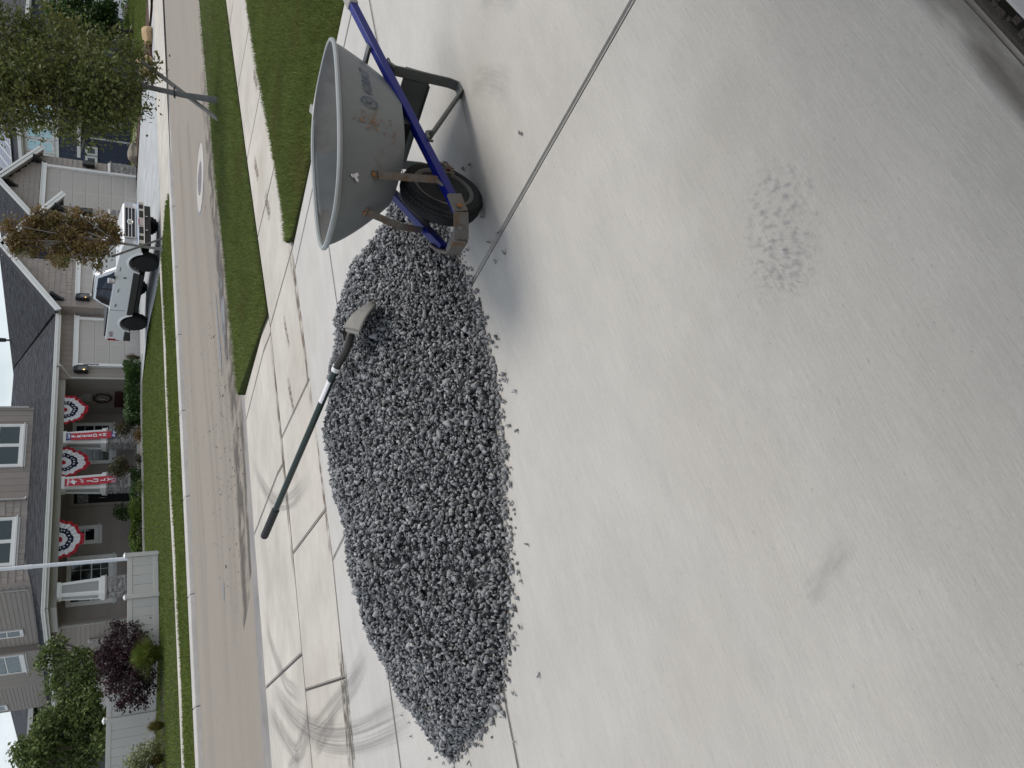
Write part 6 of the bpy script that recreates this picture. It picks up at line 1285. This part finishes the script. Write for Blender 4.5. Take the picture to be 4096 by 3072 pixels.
spots.sort(key=lambda q: np.linalg.norm(q[0]-np.array([0, 0, CH])))
# the largest-looking stones are objects of their own, the rest one mass
k_ind = 0; Vb, Fb, off = [], [], 0; Vp, Fp, offp = [], [], 0
pm_ = []
for (V0, F0) in protos[:16]:
    me = np_mesh('gravel_stone', V0, F0); me.materials.append(m_stone); pm_.append(me)
def lone(p, s, label, group, r):
    o = bpy.data.objects.new('gravel_stone', pm_[int(r.integers(0, 16))]); COL.objects.link(o); o.location = p; o.scale = (s, s, s); o.rotation_euler = tuple(r.uniform(0, 6.28, 3)); tag(o, label, 'stone', group)
for p, s in loose:
    p = p.copy(); p[2] = zdrive(p[1])+s*.62; lone(p, s*SR.uniform(.8, 1.15), 'loose grey stone lying on the concrete away from the gravel pile', 'loose stones around the pile', SR)
for n_, (p, s) in enumerate(spots):
    if n_ < 255: lone(p, s, 'grey crushed stone in the lower near edge of the gravel pile', 'stones of the gravel pile', SR); continue
    V0, F0 = protos[int(SR.integers(0, 30))]; V = (V0*s)@rotm(SR).T+p
    if SR.random() < .03: Vp.append(V); Fp.append(F0+offp); offp += len(V)
    else: Vb.append(V); Fb.append(F0+off); off += len(V)
o_ = ORG[pile]
tag(link_mesh('crushed_stones', np_mesh('crushed_stones', np.concatenate(Vb)-o_, np.concatenate(Fb)), m_stone, pile), kind='stuff'); tag(link_mesh('pale_stones', np_mesh('pale_stones', np.concatenate(Vp)-o_, np.concatenate(Fp)), m_pale, pile), kind='stuff')

# ------------------------------------------------------------------ the shovel thrown on the pile
sA, sB = onz(1344, 1476, .42), onz(1056, 2148, .60); tipw = onz(1497, 1209, .275)
sv = thing('shovel', 'round point shovel with dark green handle lying on the gravel pile', 'shovel', tuple(tipw))
m_green = mat('green_fibreglass', (.010, .024, .018), rough=.3, var=.08, spec=.5); m_grip = mat('black_grip', (.022, .022, .022), rough=.65, var=.15, scale=20); m_stl = mat('worn_steel', (.20, .19, .172), rough=.65, metal=.15, var=.18, scale=14, dirt=(.12, .09, .07), dirt_lo=.6, dirt_hi=.8, dirt_scale=20); m_sok = mat('dark_socket', (.045, .040, .034), rough=.45, metal=.4, var=.2, scale=16)
dv = (sB-sA)/np.linalg.norm(sB-sA); g0 = sA+dv*.03
b = MB(); b.tube([sA-dv*.02, g0, sB-dv*.22, sB-dv*.19], .0165, 16); b.build('handle', m_green, sv, smooth=True)
b = MB(); b.tube([sB-dv*.225, sB-dv*.22, sB-dv*.01, sB-dv*.002, sB], [.0175, .0215, .0215, .019, .012], 18); b.build('grip', m_grip, sv, smooth=True)
b = MB(); b.tube([sA-dv*.012, sA+dv*.012], .0205, 16); b.build('collar', m_trim, sv, smooth=True)
sx_ = np.cross(dv, (0, 0, 1)); sx_ /= np.linalg.norm(sx_); su = np.cross(sx_, dv); A = np.linspace(-.2, 1.3, 7); lb = [[sA+dv*t+(su*cos(a)-sx_*sin(a)*1)*.0172 for a in A] for t in (.075, .21)]
b = MB(); b.grid(lb); b.build('label_sticker', m_print, sv, smooth=True)
bL, bR = onz(1358, 1345, .41), onz(1424, 1310, .395); c0 = (bL+bR)/2; hd_ = tipw-c0; LB = np.linalg.norm(hd_); hd_ /= LB; ys = (bL-bR)/np.linalg.norm(bL-bR); zs2 = np.cross(hd_, ys); zs2 = (zs2 if zs2[2] > 0 else -zs2)/np.linalg.norm(zs2); hw_ = np.linalg.norm(bL-bR)/2*.98
n1_ = onz(1403, 1332, .388); n0_ = onz(1392, 1392, .395); neck = [sA+dv*.005, sA-dv*.03, n0_, n1_, c0+hd_*.03-zs2*.012, c0+hd_*.10-zs2*.014]
kk = np.linspace(0, len(neck)-1, 26); NN = np.column_stack([np.interp(kk, np.arange(len(neck)), np.array(neck)[:, q]) for q in range(3)])
for _ in range(5): NN[1:-1] = NN[:-2]*.25+NN[1:-1]*.5+NN[2:]*.25
b = MB(); b.tube(list(NN), list(np.interp(kk, [0, 3, 4, 5], [.0190, .0180, .016, .008])), 14); b.build('socket', m_sok, sv, smooth=True); b = MB(); b.lathe(sA-dv*.022+su*.017, su, [(0, .006), (.004, .005), (.005, 0)], 8); b.build('rivet', m_trim, sv)
G = []
for i in range(19):
    t = i/18; wdt = hw_*(1.0 if t < .45 else max(.03, 1-((t-.45)/.55)**2.2)); row = []
    for j in range(17):
        v = (j/16-.5)*2; z = .012-.040*v*v*(1-.25*t)+.022*sin(pi*t)-.0+.016*math.exp(-(v*3.2)**2)*max(0, 1-t*1.5)
        row.append(tuple(c0+hd_*(t*LB)+ys*v*wdt+zs2*z))
    G.append(row)
b = MB(); b.grid(G); bl_ = b.build('blade', m_stl, sv, smooth=True); so = bl_.modifiers.new('thickness', 'SOLIDIFY'); so.thickness = .003
for jj in (slice(0, 7), slice(10, 17)):
    b = MB(); b.grid([[tuple(np.array(q)-zs2*dz-hd_*dx) for q in G[0][jj]] for dz, dx in ((0, 0), (-.004, .007), (.004, .014), (.014, .014))]); b.build('step', m_stl, sv, smooth=True)

# ------------------------------------------------------------------ the garage the photographer stands in (its floor edge shows at the corner)
gh = thing('house', 'open garage at the near corner, its pale floor edge meeting the drive', 'house', (0, -2, 0))
b = MB(); b.box((-2.6, -6, -.12), (3.0, .265, .022)); b.build('garage_floor', m_floor, gh, bevel=.006)
b = MB(); b.box((-3.0, .0, -.1), (-2.4, .25, 2.95)); b.box((2.6, .0, -.1), (3.3, .25, 2.95)); b.box((-2.4, .0, 2.42), (2.6, .25, 2.95)); b.box((-3.0, -6.2, -.1), (-2.8, 0, 2.95)); b.box((3.1, -6.2, -.1), (3.3, 0, 2.95)); b.box((-3.0, -6.4, -.1), (3.3, -6.2, 2.95)); b.build('wall', m_trim, gh)  # unseen walls and header, like the roof sized by how much sky they block
b = MB(); b.box((-3.0, -6.4, 2.75), (3.3, 0, 2.8)); b.build('garage_ceiling', m_trim, gh); b = MB(); b.box((-3.4, -6.8, 2.95), (3.8, .42, 3.05)); b.build('roof', m_roofd, gh)
grit = MB(); rr = np.random.default_rng(9)
for _ in range(60): x = rr.uniform(.4, 1.5); y = .282+rr.normal()*.006; s = rr.uniform(.003, .009); grit.obox((x, y, -.004), (s, 0, 0), (0, s*.7, 0), (0, 0, s*.6))
tag(grit.build('leaf_grit', m_gmulch), kind='stuff')
